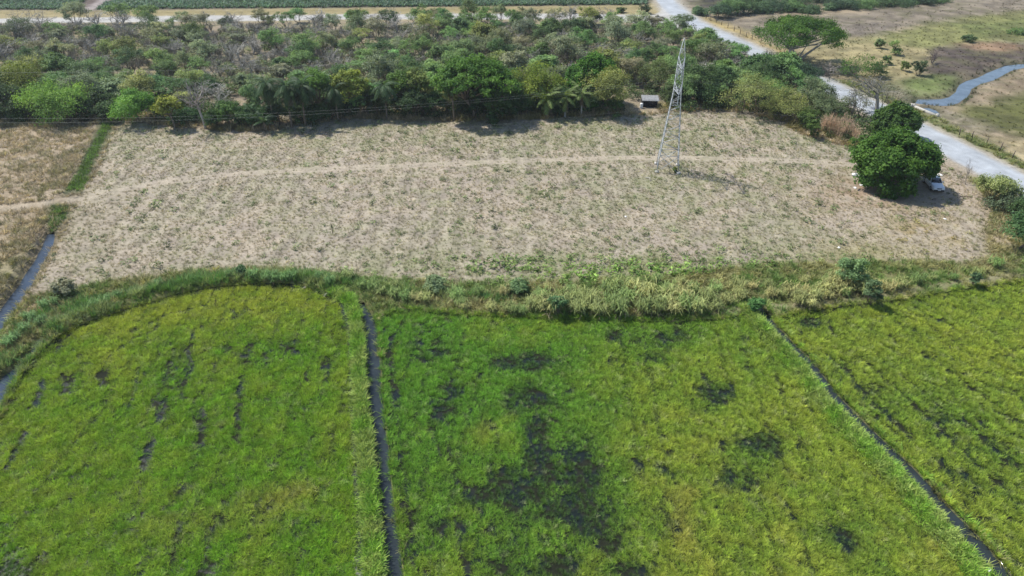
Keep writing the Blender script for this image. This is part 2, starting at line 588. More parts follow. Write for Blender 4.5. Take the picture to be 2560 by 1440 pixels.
def soil(x, y):
    u, v = PX(x, y)
    n1 = fbm(x * .12, y * .12, 31)
    n2 = fbm(x * .5, y * .5, 37)
    n3 = fbm(x * 1.3, y * 1.3, 41, 3)
    c = np.tile(np.array([.34, .27, .18]), (len(x), 1))
    wob = (n2 - .5) * 5

    def area(pxs, col, soft=1.5, wb=1.0, k=1.0):
        nonlocal c
        s = sdf(gp(pxs) if not isinstance(pxs, np.ndarray) else pxs, x, y)
        c = paint(c, k * sst(soft, -soft, s + wob * wb), col)
    # scrub floor: pinkish dry grass with grey litter
    area(thicket, (.35, .285, .20), 2, .5)
    c = paint(c, (y > 118) * sst(.5, .62, n1) * .7, (.25, .22, .17))
    c = paint(c, (y > 118) * (u < 1700) * sst(.48, .6, n2) * .4, (.30, .28, .12))
    # verge between crop and road
    area([(-900, 34), (-900, 62), (0, 60), (850, 51), (1488, 50), (1690, 60), (1640, 5), (1460, 14), (860, 20), (289, 27), (0, 25)], (.40, .33, .17), 1.5, .4)
    area([(-900, 28), (289, 30), (860, 24), (1600, 17), (1600, 23), (860, 29), (289, 35), (-900, 34)], (.27, .22, .09), 1.2, .6, .6)
    # pastures beyond the road
    area([(1700, -120), (2000, -120), (2100, -20), (1830, 20), (1740, 20)], (.045, .04, .04), 4, 1)  # ground darkened to near black beneath the hedge bushes
    area([(1740, 42), (1850, 45), (2000, 38), (2150, 32), (2330, 6), (2700, -40), (3300, -40), (3300, 10), (2560, 30), (2400, 45), (2250, 75), (2200, 98), (2050, 120), (1930, 122)], (.27, .225, .165), 2, 1)
    area([(2000, 60), (2200, 55), (2260, 75), (2190, 95), (2060, 85)], (.24, .20, .16), 4, 1.5, .8)
    area([(1740, 42), (1800, 75), (1930, 125), (2040, 185), (2000, 145), (1860, 75), (1780, 44)], (.44, .34, .15), 2, .4)
    area([(2060, 95), (2200, 92), (2330, 105), (2350, 150), (2300, 190), (2200, 215), (2060, 180), (1990, 130)], (.38, .32, .165), 3, 1)
    area([(2120, 108), (2260, 72), (2400, 44), (2700, 12), (3300, 0), (3300, 90), (2560, 105), (2420, 108), (2330, 128), (2220, 105)], (.25, .25, .095), 3, 1.4)
    area([(2380, 60), (2700, 40), (3300, 40), (3300, 70), (2560, 85), (2440, 95)], (.17, .20, .065), 4, 1.5, .8)
    area([(2330, 122), (2440, 110), (2560, 112), (3300, 118), (3300, 150), (2520, 152), (2440, 185), (2350, 205), (2310, 185)], (.115, .09, .075), 2.5, 1)
    area([(2400, 108), (2500, 104), (2560, 118), (2520, 132), (2440, 128)], (.38, .25, .15), 2, 1.2, .8)
    area([(2240, 205), (2330, 188), (2400, 190), (2395, 222), (2350, 240), (2270, 242)], (.17, .21, .07), 2.5, 1)
    area([(2400, 268), (2440, 225), (2560, 178), (3300, 130), (3300, 200), (2560, 228), (2490, 255)], (.31, .24, .16), 2, 1)
    area([(2400, 262), (2470, 258), (2560, 228), (3300, 200), (3300, 430), (2560, 345), (2450, 312), (2390, 290)], (.135, .14, .045), 2.5, 1)
    area([(2300, 285), (2400, 288), (2470, 310), (2480, 335), (2400, 330)], (.30, .26, .18), 2, 1, .8)
    area([(2395, 345), (2480, 340), (2560, 352), (3300, 480), (3300, 900), (2560, 440), (2460, 388)], (.42, .345, .20), 2, .8)
    pz = pip(pasture, x, y)
    c = np.where(pz[:, None], c * (.72 + .56 * sst(.34, .66, n2))[:, None], c)
    c = paint(c, pz * sst(.53, .64, n3 * .6 + n1 * .4) * .55, (.15, .145, .065))
    # green strip along the road's right side, pale shoulders
    d = pdist(ROAD_R, x, y)
    inp = pip(pasture, x, y)
    c = paint(c, inp * sst(5.5, 3.5, d + wob * .4) * (v > 200) * .8, (.20, .22, .075))
    c = paint(c, sst(2.2, .6, d + wob * .25), (.47, .42, .33))
    d2 = pdist(offset(ROAD_R, -6.5), x, y)
    c = paint(c, (~inp) * sst(2.4, .5, d2 + wob * .3) * .8, (.44, .38, .29))
    # the dry field
    s = sdf(dry_field[::2], x, y)
    f = sst(1.2, -1.2, s + wob * .4)
    base = np.tile(np.array([.485, .41, .31]), (len(x), 1))
    base = paint(base, sst(.45, .6, n1) * .6, (.42, .38, .275))
    base = paint(base, sst(.47, .62, n2) * .55, (.36, .335, .22))
    base = paint(base, sst(.50, .62, fbm(x * 1.1 + 9, y * .45, 77, 3)) * .5, (.37, .31, .26))
    # old furrows running away from the camera
    fur = np.sin((x + .03 * y) * 2 * math.pi / 2.6 + 3 * (n1 - .5) + math.pi)
    base *= (1 + .13 * fur * sst(.35, .6, n1))[:, None]
    gr = ell(u, v, 1750, 470, 420, 130) * .5 + ell(u, v, 1660, 672, 580, 44) * 1.1 + ell(u, v, 1450, 330, 500, 45) * .45 + ell(u, v, 600, 340, 330, 45) * .5 + ell(u, v, 1000, 690, 500, 30) * .6
    base = paint(base, gr * sst(.36, .6, n2 * .6 + n3 * .4) * .75, (.25, .27, .12))
    for ln in ([(420, 345), (360, 470), (300, 640)], [(860, 300), (850, 395), (835, 520), (800, 680)], [(1700, 470), (1640, 560), (1500, 690)], [(1560, 300), (1650, 400)], [(2000, 420), (2100, 520), (2260, 650)]):
        d = pdist(gp(ln), x, y)
        base = paint(base, np.exp(-((d - .8) / .45) ** 2) * .45 * sst(.35, .6, n2 + .1), (.55, .47, .39))
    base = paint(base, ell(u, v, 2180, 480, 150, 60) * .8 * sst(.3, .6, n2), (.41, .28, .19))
    base = paint(base, ell(u, v, 2330, 590, 110, 50) * sst(.42, .6, n2) * .8, (.42, .31, .13))
    base = paint(base, ell(u, v, 2150, 630, 160, 30) * .6, (.33, .30, .13))
    base = paint(base, ell(u, v, 2380, 470, 70, 60) * .7, (.48, .39, .30))
    base = paint(base, ell(u, v, 230, 560, 130, 140) * .45, (.42, .35, .25))
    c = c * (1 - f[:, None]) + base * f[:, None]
    s = sdf(left_strip[::2], x, y)
    f = sst(1.0, -1.0, s + wob * .2)
    base = np.tile(np.array([.46, .37, .26]), (len(x), 1))
    base = paint(base, sst(.45, .6, n2) * .8, (.37, .29, .19))
    base = paint(base, sst(560, 700, v) * .6, (.27, .26, .12))
    c = c * (1 - f[:, None]) + base * f[:, None]
    # ruts of the farm track
    d = pdist(TRK, x, y)
    k = np.exp(-((d - .48) / .25) ** 2) * (1.25 + .7 * (n2 - .5)) + .2 * sst(1.2, .5, d)
    c = paint(c, k * .8 * (u > -400), (.52, .445, .335))
    # green banks
    s = sdf(belt, x, y)
    f = sst(.8, -.8, s + wob * .25)
    base = np.tile(np.array([.21, .215, .085]), (len(x), 1))
    base = paint(base, sst(.46, .6, n2) * .7, (.34, .31, .15))
    base = paint(base, ell(u, v, 110, 770, 120, 50), (.32, .24, .15))
    base = paint(base, ell(u, v, 2500, 560, 90, 110) * 1.3 * sst(.3, .6, n2 + .15), (.42, .345, .24))
    c = c * (1 - f[:, None]) + base * f[:, None]
    for B in (BUND3, BUND4):
        d = pdist(B, x, y)
        c = paint(c, np.exp(-(d / .5) ** 2) * .6 * (u > 1750), (.36, .33, .20))
    for P in (reed_ditch, reed_ditch2):
        c = paint(c, sst(.8, -.3, sdf(P, x, y)), (.06, .09, .03))
    for P, dep, bank in WATERS:
        c = paint(c, sst(bank * .8, 0, sdf(P, x, y)) * .7, (.09, .085, .05))
    # crop field soil
    s = sdf(crop_field, x, y)
    c = paint(c, sst(1, -1, s), (.085, .085, .06))
    s = sdf(crop_track, x, y)
    c = paint(c, sst(.8, -.8, s), (.16, .12, .10))
    d = pdist(gp([(216, 27), (262, 0), (360, -50)]), x, y)
    c = paint(c, sst(2.2, .8, d), (.42, .36, .33))
    # roads
    s = sdf(far_road, x, y)
    c = paint(c, sst(.7, -.3, s + wob * .12), (.56, .54, .50))
    s = sdf(road_main, x, y)
    lane = .5 + .5 * np.cos(pdist(offset(ROAD_R, -2.9), x, y) * 2 * math.pi / 1.7)
    rc = np.array([.50, .53, .555])[None] * (1 + .13 * (lane - .5) + .22 * (n2 - .5) + .12 * (n3 - .5))[:, None]
    a = sst(.5, -.7, s + wob * .16)[:, None]
    c = c * (1 - a) + rc * a
    return np.clip(c * .715, .008, .9)


# ------------------------------------------------------------------ terrain: one triangulation, split by zone
def in_view(x, y, m=22):
    return np.abs(x) < .80 * y + m


def build_terrain():
    pts = []
    for y0, y1, sp in ((12, 128, .85), (128, 245, 2.1), (245, 330, 6.0)):
        n = int((y1 - y0) / sp)
        for j in range(n):
            yy = y0 + (j + .5) * sp
            half = .80 * yy + 25
            k = int(2 * half / sp)
            xs = -half + (np.arange(k) + .5 * (j % 2)) * sp
            pts.append(np.stack([xs + rng.uniform(-.3, .3, k) * sp, yy + rng.uniform(-.3, .3, k) * sp], -1))
    P = np.vstack(pts)
    dom = np.array([(-300, 9), (300, 9), (300, 335), (-300, 335)], float)
    P = P[(np.abs(P[:, 0]) < 298)]
    extra, edges, ev = [], [], []
    zones = [('creek', creek), ('creek', pool), ('ditch_water', water_left), ('ditch_water', water_low), ('ditch_water', ditch_mid), ('ditch_water', ditch_right),
             ('road', road_main), ('gravel_road', far_road), ('crop_track', crop_track), ('crop_soil', crop_field),
             ('rice_paddy', paddy_left), ('rice_paddy', paddy_mid), ('rice_paddy', paddy_right),
             ('dirt_track', dirt_track), ('dry_field', dry_field), ('fallow_strip', left_strip), ('grass_bank', belt), ('pasture', pasture), ('thicket_floor', thicket)]
    outl = []
    for i, (nm, poly) in enumerate(zones):
        q = poly if nm in ('creek', 'ditch_water', 'rice_paddy', 'dry_field', 'fallow_strip') and len(poly) > 30 else rough(poly, 1.5, .0)
        q = np.stack([np.clip(q[:, 0], -299, 299), np.clip(q[:, 1], 10, 334)], -1)
        outl.append(q)
        if nm in ('creek', 'ditch_water'):
            for d in (.15, .4, .8):
                for sg in (1, -1):
                    o = offset(np.vstack([q, q[:1]]), d * sg)[:-1]
                    o = o[(sdf(q, o[:, 0], o[:, 1]) > d * .6)]
                    extra.append(o)
    allp = [dom] + outl
    base = 0
    E, V = [], []
    for q in allp:
        keep = [q[0]]
        for k in q[1:]:
            if np.hypot(*(k - keep[-1])) > .05:
                keep.append(k)
        if np.hypot(*(keep[-1] - keep[0])) < .05:
            keep.pop()
        n = len(keep)
        V += keep
        E += [(base + i, base + (i + 1) % n) for i in range(n)]
        base += n
    X = np.vstack([P] + extra)
    V2 = [Vector((float(a), float(b))) for a, b in V] + [Vector((float(a), float(b))) for a, b in X]
    r = delaunay_2d_cdt(V2, E, [], 0, 1e-4)
    vv = np.array([(q.x, q.y) for q in r[0]])
    ff = np.array([f for f in r[2] if len(f) == 3], np.int64)
    cen = vv[ff].mean(1)
    zid = np.full(len(ff), -1)
    for i, (nm, poly) in enumerate(zones):
        m = (zid < 0) & pip(outl[i], cen[:, 0], cen[:, 1])
        zid[m] = i
    z = H(vv[:, 0], vv[:, 1])
    edge = (np.abs(vv[:, 0]) > 297) | (vv[:, 1] < 11) | (vv[:, 1] > 332)
    z[edge] = 0
    cols = soil(vv[:, 0], vv[:, 1])
    mats = dict(creek='creek', ditch_water='ditch', road='road', gravel_road='gravel', rice_paddy='wet')
    labels = dict(creek='muddy grey creek winding through the burnt pasture', ditch_water='dark still water in the irrigation ditch', road='pale chip-sealed country road', gravel_road='pale gravel road behind the thicket',
                  crop_track='bare earth track between the crop rows', crop_soil='tilled soil of the far crop field', rice_paddy='wet dark mud floor of a rice paddy', dirt_track='two-rut dirt track across the dry field',
                  dry_field='dry straw-coloured stubble field', fallow_strip='dry fallow strip left of the ditch', grass_bank='grassy bank between dry field and rice paddies', pasture='dry grazed pasture beyond the road',
                  thicket_floor='dry littered ground under the thicket', ground='bare dry ground')
    done = {}
    for i in list(range(len(zones))) + [-1]:
        m = zid == i
        if not m.any():
            continue
        nm = zones[i][0] if i >= 0 else 'ground'
        done.setdefault(nm, []).append((i, m))
    for nm, L in done.items():
        groups = [[q] for q in L] if nm in ('rice_paddy', 'ditch_water', 'creek') else [L]
        for g in groups:
            m = np.any([q[1] for q in g], axis=0)
            f = ff[m]
            ids, inv = np.unique(f, return_inverse=True)
            mb = MB()
            V3 = np.column_stack([vv[ids], z[ids]])
            if nm in ('creek', 'ditch_water'):
                V3[:, 2] = np.median(V3[:, 2])
            mb.add(V3, inv.reshape(-1, 3))
            me = mb.mesh(nm, True)
            a = me.attributes.new('soil', 'FLOAT_COLOR', 'POINT')
            a.data.foreach_set('color', np.column_stack([cols[ids], np.ones(len(ids))]).astype(np.float32).ravel())
            o = link(nm, me, M['canal' if nm == 'ditch_water' and g[0][0] in (2, 3) else mats.get(nm, 'soil')])
            tag(o, labels[nm], None, None, 'structure')
    # land beyond, to the horizon
    mb = MB()
    D = 4000
    mb.add([(-299.5, 9.5, 0), (299.5, 9.5, 0), (299.5, 334.5, 0), (-299.5, 334.5, 0), (-D, -D, 0), (D, -D, 0), (D, D, 0), (-D, D, 0)],
           [(4, 5, 1, 0), (5, 6, 2, 1), (6, 7, 3, 2), (7, 4, 0, 3)])
    me = mb.mesh('land')
    a = me.attributes.new('soil', 'FLOAT_COLOR', 'POINT')
    a.data.foreach_set('color', np.tile(np.array([.22, .21, .12, 1], np.float32), (8, 1)).ravel())
    tag(link('land', me, M['soil']), 'flat farmland out to the horizon', None, None, 'structure')


build_terrain()

# ------------------------------------------------------------------ scattered ground cover (geometry nodes on point clouds)
def blades(seed, n, hgt, spread, wid, lean=.5, seg=2, curve=.5):
    r = np.random.default_rng(seed)
    mb = MB()
    for i in range(n):
        a = r.uniform(0, 2 * math.pi)
        d0 = spread * math.sqrt(r.uniform())
        b = np.array([math.cos(a) * d0, math.sin(a) * d0, -.03])
        a2 = a + r.normal(0, .7)
        out = np.array([math.cos(a2), math.sin(a2), 0])
        side = np.array([-out[1], out[0], 0])
        h = hgt * r.uniform(.6, 1.1)
        ln = lean * r.uniform(.3, 1.3)
        pts = []
        for k in range(seg + 1):
            t = k / seg
            pts.append(b + np.array([0, 0, 1]) * h * (t - curve * .35 * t * t * ln) + out * h * ln * (t * .5 + curve * t * t))
        wv = [wid, wid * .9, wid * .35] if seg == 2 else [wid, wid * .2]
        V = []
        for p, q in zip(pts, wv):
            V += [p - side * q / 2, p + side * q / 2]
        mb.add(V, [(2 * k, 2 * k + 1, 2 * k + 3, 2 * k + 2) for k in range(seg)], r.uniform(0, 1))
    return mb


def leafball(seed, n, rad, hgt, size, base=0.1):
    r = np.random.default_rng(seed)
    mb = MB()
    d = r.normal(size=(n, 3))
    d /= np.linalg.norm(d, axis=1)[:, None]
    c = d * np.array([rad, rad, hgt * .5]) * (r.uniform(.2, 1, (n, 1)) ** .4) + np.array([0, 0, hgt * .5 + base])
    add_leaves(mb, c, d * .6 + np.array([0, 0, .5]), size, r, r.uniform(0, 1, n))
    return mb


def add_leaves(mb, c, bias, size, r, tint, aspect=.5):
    n = len(c)
    nr = r.normal(size=(n, 3)) * .6 + bias
    nr /= np.linalg.norm(nr, axis=1)[:, None] + 1e-9
    t = np.cross(nr, r.normal(size=(n, 3)))
    t /= np.linalg.norm(t, axis=1)[:, None] + 1e-9
    b = np.cross(nr, t)
    L = size * r.uniform(.6, 1.3, (n, 1)) * .5
    Wd = L * aspect * r.uniform(.7, 1.3, (n, 1))
    V = np.stack([c - t * L, c + b * Wd + nr * L * .12, c + t * L, c - b * Wd + nr * L * .12], 1).reshape(-1, 3)
    F = np.arange(4 * n).reshape(n, 4)
    mb.add(V, F, np.repeat(tint, 4))


def stick_shrub(seed, n, rad, hgt, r0):
    r = np.random.default_rng(seed)
    mb = MB()
    for i in range(n):
        a = r.uniform(0, 2 * math.pi)
        e = np.array([math.cos(a) * rad * r.uniform(.2, 1), math.sin(a) * rad * r.uniform(.2, 1), hgt * r.uniform(.5, 1)])
        mid = e * .5 + r.normal(0, .12, 3) * hgt * .5
        mb.tube([np.zeros(3), mid, e], [r0, r0 * .8, r0 * .4], 3, r.uniform(0, 1))
        for k in range(4):
            q = mid + (e - mid) * r.uniform(0, .9)
            mb.tube([q, q + (r.normal(0, .35, 3) + np.array([0, 0, .2])) * hgt * .35], [r0 * .6, r0 * .35], 3, r.uniform(0, 1))
    return mb


def protos(name, mbs, mat):
    c = bpy.data.collections.new(name)
    for mb in mbs:
        me = mb.mesh(name)
        me.materials.append(mat)
        c.objects.link(bpy.data.objects.new(name, me))
    return c


def scatter(name, label, P, scl, col, coll, tilt=.12, zoff=0.0, z=None):
    n = len(P)
    z = H(P[:, 0], P[:, 1]) if z is None else z
    me = bpy.data.meshes.new(name)
    me.vertices.add(n)
    me.vertices.foreach_set('co', np.column_stack([P, z + zoff]).astype(np.float32).ravel())
    rot = np.column_stack([rng.normal(0, tilt, n), rng.normal(0, tilt, n), rng.uniform(0, 2 * math.pi, n)])
    scl = np.asarray(scl, float)
    if scl.ndim == 1:
        scl = np.column_stack([scl, scl, scl])
    for nm, ty, dat, key in (('rot', 'FLOAT_VECTOR', rot, 'vector'), ('scl', 'FLOAT_VECTOR', scl, 'vector'), ('col', 'FLOAT_COLOR', np.column_stack([np.clip(col, .005, .9), np.ones(n)]), 'color')):
        a = me.attributes.new(nm, ty, 'POINT')
        a.data.foreach_set(key, dat.astype(np.float32).ravel())
    o = link(name, me)
    ng = bpy.data.node_groups.new(name, 'GeometryNodeTree')
    ng.interface.new_socket('Geometry', in_out='INPUT', socket_type='NodeSocketGeometry')
    ng.interface.new_socket('Geometry', in_out='OUTPUT', socket_type='NodeSocketGeometry')
    ns, ls = ng.nodes, ng.links
    gi, go = ns.new('NodeGroupInput'), ns.new('NodeGroupOutput')
    iop = ns.new('GeometryNodeInstanceOnPoints')
    ci = ns.new('GeometryNodeCollectionInfo')
    ci.inputs['Collection'].default_value = coll
    ci.inputs['Separate Children'].default_value = True
    ci.inputs['Reset Children'].default_value = True
    iop.inputs['Pick Instance'].default_value = True
    rv = ns.new('FunctionNodeRandomValue')
    rv.data_type = 'INT'
    rv.inputs[4].default_value = 0
    rv.inputs[5].default_value = len(coll.objects) - 1
    ra = ns.new('GeometryNodeInputNamedAttribute')
    ra.data_type = 'FLOAT_VECTOR'
    ra.inputs[0].default_value = 'rot'
    sa = ns.new('GeometryNodeInputNamedAttribute')
    sa.data_type = 'FLOAT_VECTOR'
    sa.inputs[0].default_value = 'scl'
    ls.new(gi.outputs[0], iop.inputs['Points'])
    ls.new(ci.outputs[0], iop.inputs['Instance'])
    ls.new(rv.outputs[2], iop.inputs['Instance Index'])
    ls.new(ra.outputs[0], iop.inputs['Rotation'])
    ls.new(sa.outputs[0], iop.inputs['Scale'])
    ls.new(iop.outputs[0], go.inputs[0])
    md = o.modifiers.new('scatter', 'NODES')
    md.node_group = ng
    tag(o, label, None, None, 'stuff')
    return o


def sample(poly, sp, margin=20, jit=.48):
    lo, hi = poly.min(0), poly.max(0)
    lo = np.maximum(lo, (-260, 12))
    hi = np.minimum(hi, (260, 330))
    nx, ny = int((hi[0] - lo[0]) / sp) + 1, int((hi[1] - lo[1]) / sp) + 1
    X, Y = np.meshgrid(lo[0] + (np.arange(nx) + .5) * sp, lo[1] + (np.arange(ny) + .5) * sp)
    X = X.ravel() + rng.uniform(-jit, jit, X.size) * sp
    Y = Y.ravel() + rng.uniform(-jit, jit, Y.size) * sp
    k = in_view(X, Y, margin)
    X, Y = X[k], Y[k]
    k = pip(poly, X, Y)
    return np.column_stack([X[k], Y[k]])


def jitcol(col, n, s=.18):
    return col * rng.lognormal(0, s, (n, 1))


RICE = protos('rice_tuft', [blades(100 + i, 46, .42, .18, .019, .62, 2, .9) for i in range(6)], M['blade'])
TUFT = protos('grass_tuft', [blades(200 + i, 22, .30, .12, .030, 1.1) for i in range(6)], M['blade'])
WEED = protos('weed_tuft', [leafball(300 + i, 34, .26, .34, .15, .0) for i in range(6)], M['blade'])
REED = protos('reed_tuft', [blades(400 + i, 26, 1.0, .22, .040, .6) for i in range(6)], M['blade'])
CROP = protos('crop_plant', [blades(500 + i, 12, .9, .12, .22, 1.1) for i in range(4)], M['blade'])
BUSH = protos('low_bush', [leafball(600 + i, 150, .85, 1.3, .26, .1) for i in range(5)], M['stuffleaf'])
STICK = protos('stick_bush', [stick_shrub(650 + i, 26, .95, 1.7, .030) for i in range(5)], M['stuffleaf'])

# rice ---------------------------------------------------------------
STROKES_L = [([(500, 1025), (498, 1112)], .42), ([(602, 945), (588, 1105)], .30), ([(478, 835), (464, 965)], .26), ([(622, 858), (612, 895)], .45), ([(166, 938), (158, 980)], .42), ([(262, 925), (256, 955)], .45),
             ([(402, 998), (396, 1045)], .42), ([(370, 1110), (360, 1168)], .42), ([(815, 893), (812, 948)], .42), ([(104, 950), (84, 1012)], .26), ([(58, 1075), (18, 1165)], .26), ([(445, 1305), (424, 1405)], .2),
             ([(510, 1405), (500, 1440)], .4), ([(350, 905), (330, 985), (318, 1020)], .14), ([(330, 770), (250, 798), (180, 830), (140, 880)], .22), ([(400, 815), (330, 845), (280, 885)], .16),
             ([(520, 760), (420, 785), (330, 825)], .14), ([(560, 800), (640, 770), (580, 790)], .12), ([(880, 800), (884, 900), (888, 1000), (893, 1100), (897, 1180), (906, 1440)], .22), ([(880, 790), (882, 880)], .35),
             ([(895, 1090), (900, 1240)], .4), ([(860, 745), (880, 800)], .3), ([(30, 1000), (0, 1045)], .35), ([(700, 860), (740, 880)], .3), ([(420, 905), (405, 955)], .3), ([(560, 868), (580, 878)], .25),
             ([(735, 1290), (725, 1345)], .12), ([(760, 930), (770, 955)], .18), ([(575, 770), (590, 790)], .2), ([(450, 950), (455, 1000)], .16), ([(660, 880), (665, 920)], .2), ([(540, 1290), (560, 1300)], .2), ([(20, 1405), (0, 1440)], .4)]
STROKES_M = [([(978, 835), (974, 880), (982, 950), (990, 1010)], .30), ([(988, 1000), (1000, 1140), (1014, 1220), (1028, 1330), (1040, 1440)], .17), ([(1072, 985), (1085, 1060), (1100, 1150)], .14), ([(1050, 850), (1052, 890)], .22),
             ([(1140, 1290), (1158, 1380), (1172, 1440)], .28), ([(1120, 1090), (1128, 1160)], .14), ([(950, 830), (965, 815)], .2), ([(1745, 925), (1770, 955)], .2), ([(1880, 780), (1905, 850)], .2), ([(940, 765), (1010, 772)], .2),
             ([(1180, 1240), (1240, 1238)], .5), ([(1950, 1240), (1990, 1290)], .15), ([(1650, 1160), (1680, 1190)], .3), ([(1590, 1150), (1610, 1185)], .3), ([(1100, 810), (1060, 830)], .18)]
STROKES_R = [([(2100, 900), (2190, 1015), (2285, 1090)], .22), ([(2195, 1020), (2280, 1090)], .32), ([(2270, 1000), (2340, 1060), (2400, 1120), (2450, 1165)], .24), ([(2330, 1135), (2400, 1210), (2430, 1240)], .28),
             ([(2250, 930), (2330, 1000), (2420, 1075), (2560, 1190)], .12), ([(2400, 1040), (2480, 1110), (2560, 1180)], .22), ([(2150, 890), (2250, 980), (2330, 1060)], .13), ([(2470, 1340), (2530, 1400)], .22), ([(2010, 800), (2040, 800)], .3),
             ([(2300, 870), (2420, 960), (2560, 1060)], .09), ([(2060, 880), (2120, 940)], .15), ([(2320, 795), (2360, 800)], .25), ([(2480, 1190), (2500, 1205)], .35), ([(2080, 800), (2075, 830)], .15), ([(2440, 1050), (2460, 1070)], .2)]
BLOB_M = [(1330, 905, 75, 22, .9), (1250, 910, 50, 25, .45), (1325, 1000, 60, 32, .75), (1120, 1010, 45, 40, .55), (1380, 1000, 50, 50, .45), (1345, 1060, 35, 50, .75), (1355, 1160, 36, 70, .95), (1330, 1225, 80, 60, .75),
          (1430, 1140, 40, 60, .7), (1460, 1190, 45, 80, .75), (1400, 1270, 90, 40, .85), (1220, 1240, 60, 26, .6), (1490, 1290, 70, 60, .75), (1300, 1300, 80, 50, .45), (1420, 1370, 60, 60, .45), (1540, 1360, 40, 50, .5),
          (1270, 1400, 70, 50, .6), (1380, 1425, 50, 40, .6), (1560, 1425, 60, 25, .75), (1540, 1180, 40, 30, .45), (1790, 985, 35, 26, .8), (1765, 1020, 40, 14, .5), (1885, 1125, 60, 36, .62), (1850, 1200, 60, 30, .45), (1560, 832, 60, 16, .5),
          (1650, 850, 70, 22, .6), (1700, 830, 50, 18, .5), (1640, 895, 40, 16, .45), (1130, 1230, 60, 60, .3), (1090, 1310, 40, 40, .4), (2110, 1340, 70, 40, .5), (1640, 1290, 60, 40, .35), (1700, 1290, 30, 20, .3), (1080, 860, 50, 40, .4), (1200, 1020, 60, 40, .35)]
BLOB_L = [(700, 870, 60, 26, .45), (430, 930, 50, 50, .42), (590, 870, 50, 26, .3), (640, 900, 40, 20, .4), (570, 1240, 80, 30, .25), (740, 1370, 40, 40, .25), (560, 1265, 20, 10, .4), (150, 890, 60, 40, .25), (520, 1420, 30, 20, .4), (30, 1420, 50, 40, .4)]
BLOB_R = [(2200, 1000, 90, 60, .25), (2350, 1040, 60, 50, .25), (2080, 960, 50, 60, .2), (2440, 1200, 80, 60, .25), (2020, 805, 30, 14, .6)]


def rice(poly, strokes, blobs, sp, yellow, green, seedn, label, rowd):
    lo, hi = poly.min(0) - 1, poly.max(0) + 1
    P = sample(np.array([(lo[0], lo[1]), (hi[0], lo[1]), (hi[0], hi[1]), (lo[0], hi[1])]), sp, 34)
    s = sdf(poly[::2], P[:, 0], P[:, 1])
    P = P[s < .5]
    s = s[s < .5]
    x, y = P[:, 0], P[:, 1]
    u, v = PX(x, y)
    n1, n2, n3 = fbm(x * .16, y * .16, seedn), fbm(x * .6, y * .6, seedn + 5), fbm(x * 1.5, y * 1.5, seedn + 9, 3)
    gap = np.zeros(len(x))
    rowk = None
    wx, wy = x + (n2 - .5) * .9, y + (n3 - .5) * .9
    for line, wd in strokes:
        L = smooth_line(gp(line), 1.0)
        d = pdist(L, wx, wy)
        gap = np.maximum(gap, sst(wd * 1.7, wd * .6, d) * sst(.20, .36, fbm(x * .8 + 7, y * .8, seedn + 17, 3)))
    dk = np.zeros(len(x))
    for cu, cv, ru, rv, k in blobs:
        dk = np.maximum(dk, k * ell(u, v, cu, cv, ru * 1.12, rv * 1.12, .7))
    gap = np.maximum(gap, sst(.40, .72, dk * .96 + (n2 - .5) * 1.2 + (n3 - .5) * .9 + .06))
    gap = np.maximum(gap, .85 * sst(.67, .74, n3 * .6 + n2 * .4 + .06 * dk))
    gap = np.maximum(gap, .5 * sst(.64, .72, fbm(x * 2.6, y * 2.6, seedn + 31, 2)))
    ru2 = np.abs(((x * rowd[0] + y * rowd[1]) + (n1 - .5) * 1.6) / rowd[2] % 1 - .5)
    row = sst(.11, .02, ru2) * sst(.36, .52, fbm(x * .17 + 3, y * .06, seedn + 41)) * (.5 + .7 * sst(.35, .55, n2))
    gap = np.maximum(gap, .22 * row)
    keep = rng.uniform(0, 1, len(x)) > gap * np.where(dk > .22, .52, .84)
    keep &= s < .30
    for Q in (ditch_mid, ditch_right):
        keep &= sdf(Q[::2], x, y) > .02
    P, u, v, n1, n2, n3, gap, dk = P[keep], u[keep], v[keep], n1[keep], n2[keep], n3[keep], gap[keep], dk[keep]
    yl = yellow(u, v) * (.65 + .9 * (n1 - .4)) + (n2 - .5) * .9 + (n3 - .5) * .5
    yl = yl + (fbm(x[keep] * .045, y[keep] * .045, seedn + 61, 3) - .42) * .9
    yl = np.clip(yl - dk * .6, 0, 1)[:, None]
    c = np.array(green(u, v)) * (1 - yl)
    cy = np.array([.315, .375, .045])
    c = c + cy * yl
    # rust tinged, stressed patches
    ru_ = np.clip((ell(u, v, 720, 1230, 130, 60) + ell(u, v, 1740, 1290, 260, 130) * .9 + ell(u, v, 2280, 1340, 120, 60) + ell(u, v, 450, 1290, 160, 70) * .6 + ell(u, v, 1250, 1080, 70, 70) * .8) * sst(.4, .62, n1 * .5 + n2 * .5), 0, 1)[:, None]
    c = c * (1 - ru_ * .4) + np.array([.42, .32, .10]) * ru_ * .4
    dkn = np.clip(sst(.20, .75, dk + (n2 - .5) * 1.0) * .80 + sst(.2, .9, gap) * .45 + .55 * row[keep], 0, .88)[:, None]
    c = c * (1 - dkn) + np.array([.050, .105, .028]) * dkn
    pale = (rng.uniform(0, 1, len(P)) < .03 + .12 * sst(.58, .7, n3))[:, None]
    c = np.where(pale, c * .6 + np.array([.40, .42, .22]) * .4, c)
    sc = rng.uniform(.7, 1.15, len(P)) * (1 - .2 * sst(.0, .6, dk)) * (1 - .25 * sst(.3, .9, gap)) * (1 - .35 * row[keep]) * (.9 + .3 * (n2 - .5))
    scatter('rice', label, P, np.column_stack([sc, sc, sc * rng.uniform(.85, 1.15, len(P))]), jitcol(c, len(P), .20) * np.array([1.33, 1.28, 1.35]), RICE, .10, 0, np.full(len(P), -.18) + .22 * sst(-.3, .25, s[keep]))


def g_const(a):
    return lambda u, v: np.tile(np.array(a), (len(u), 1))


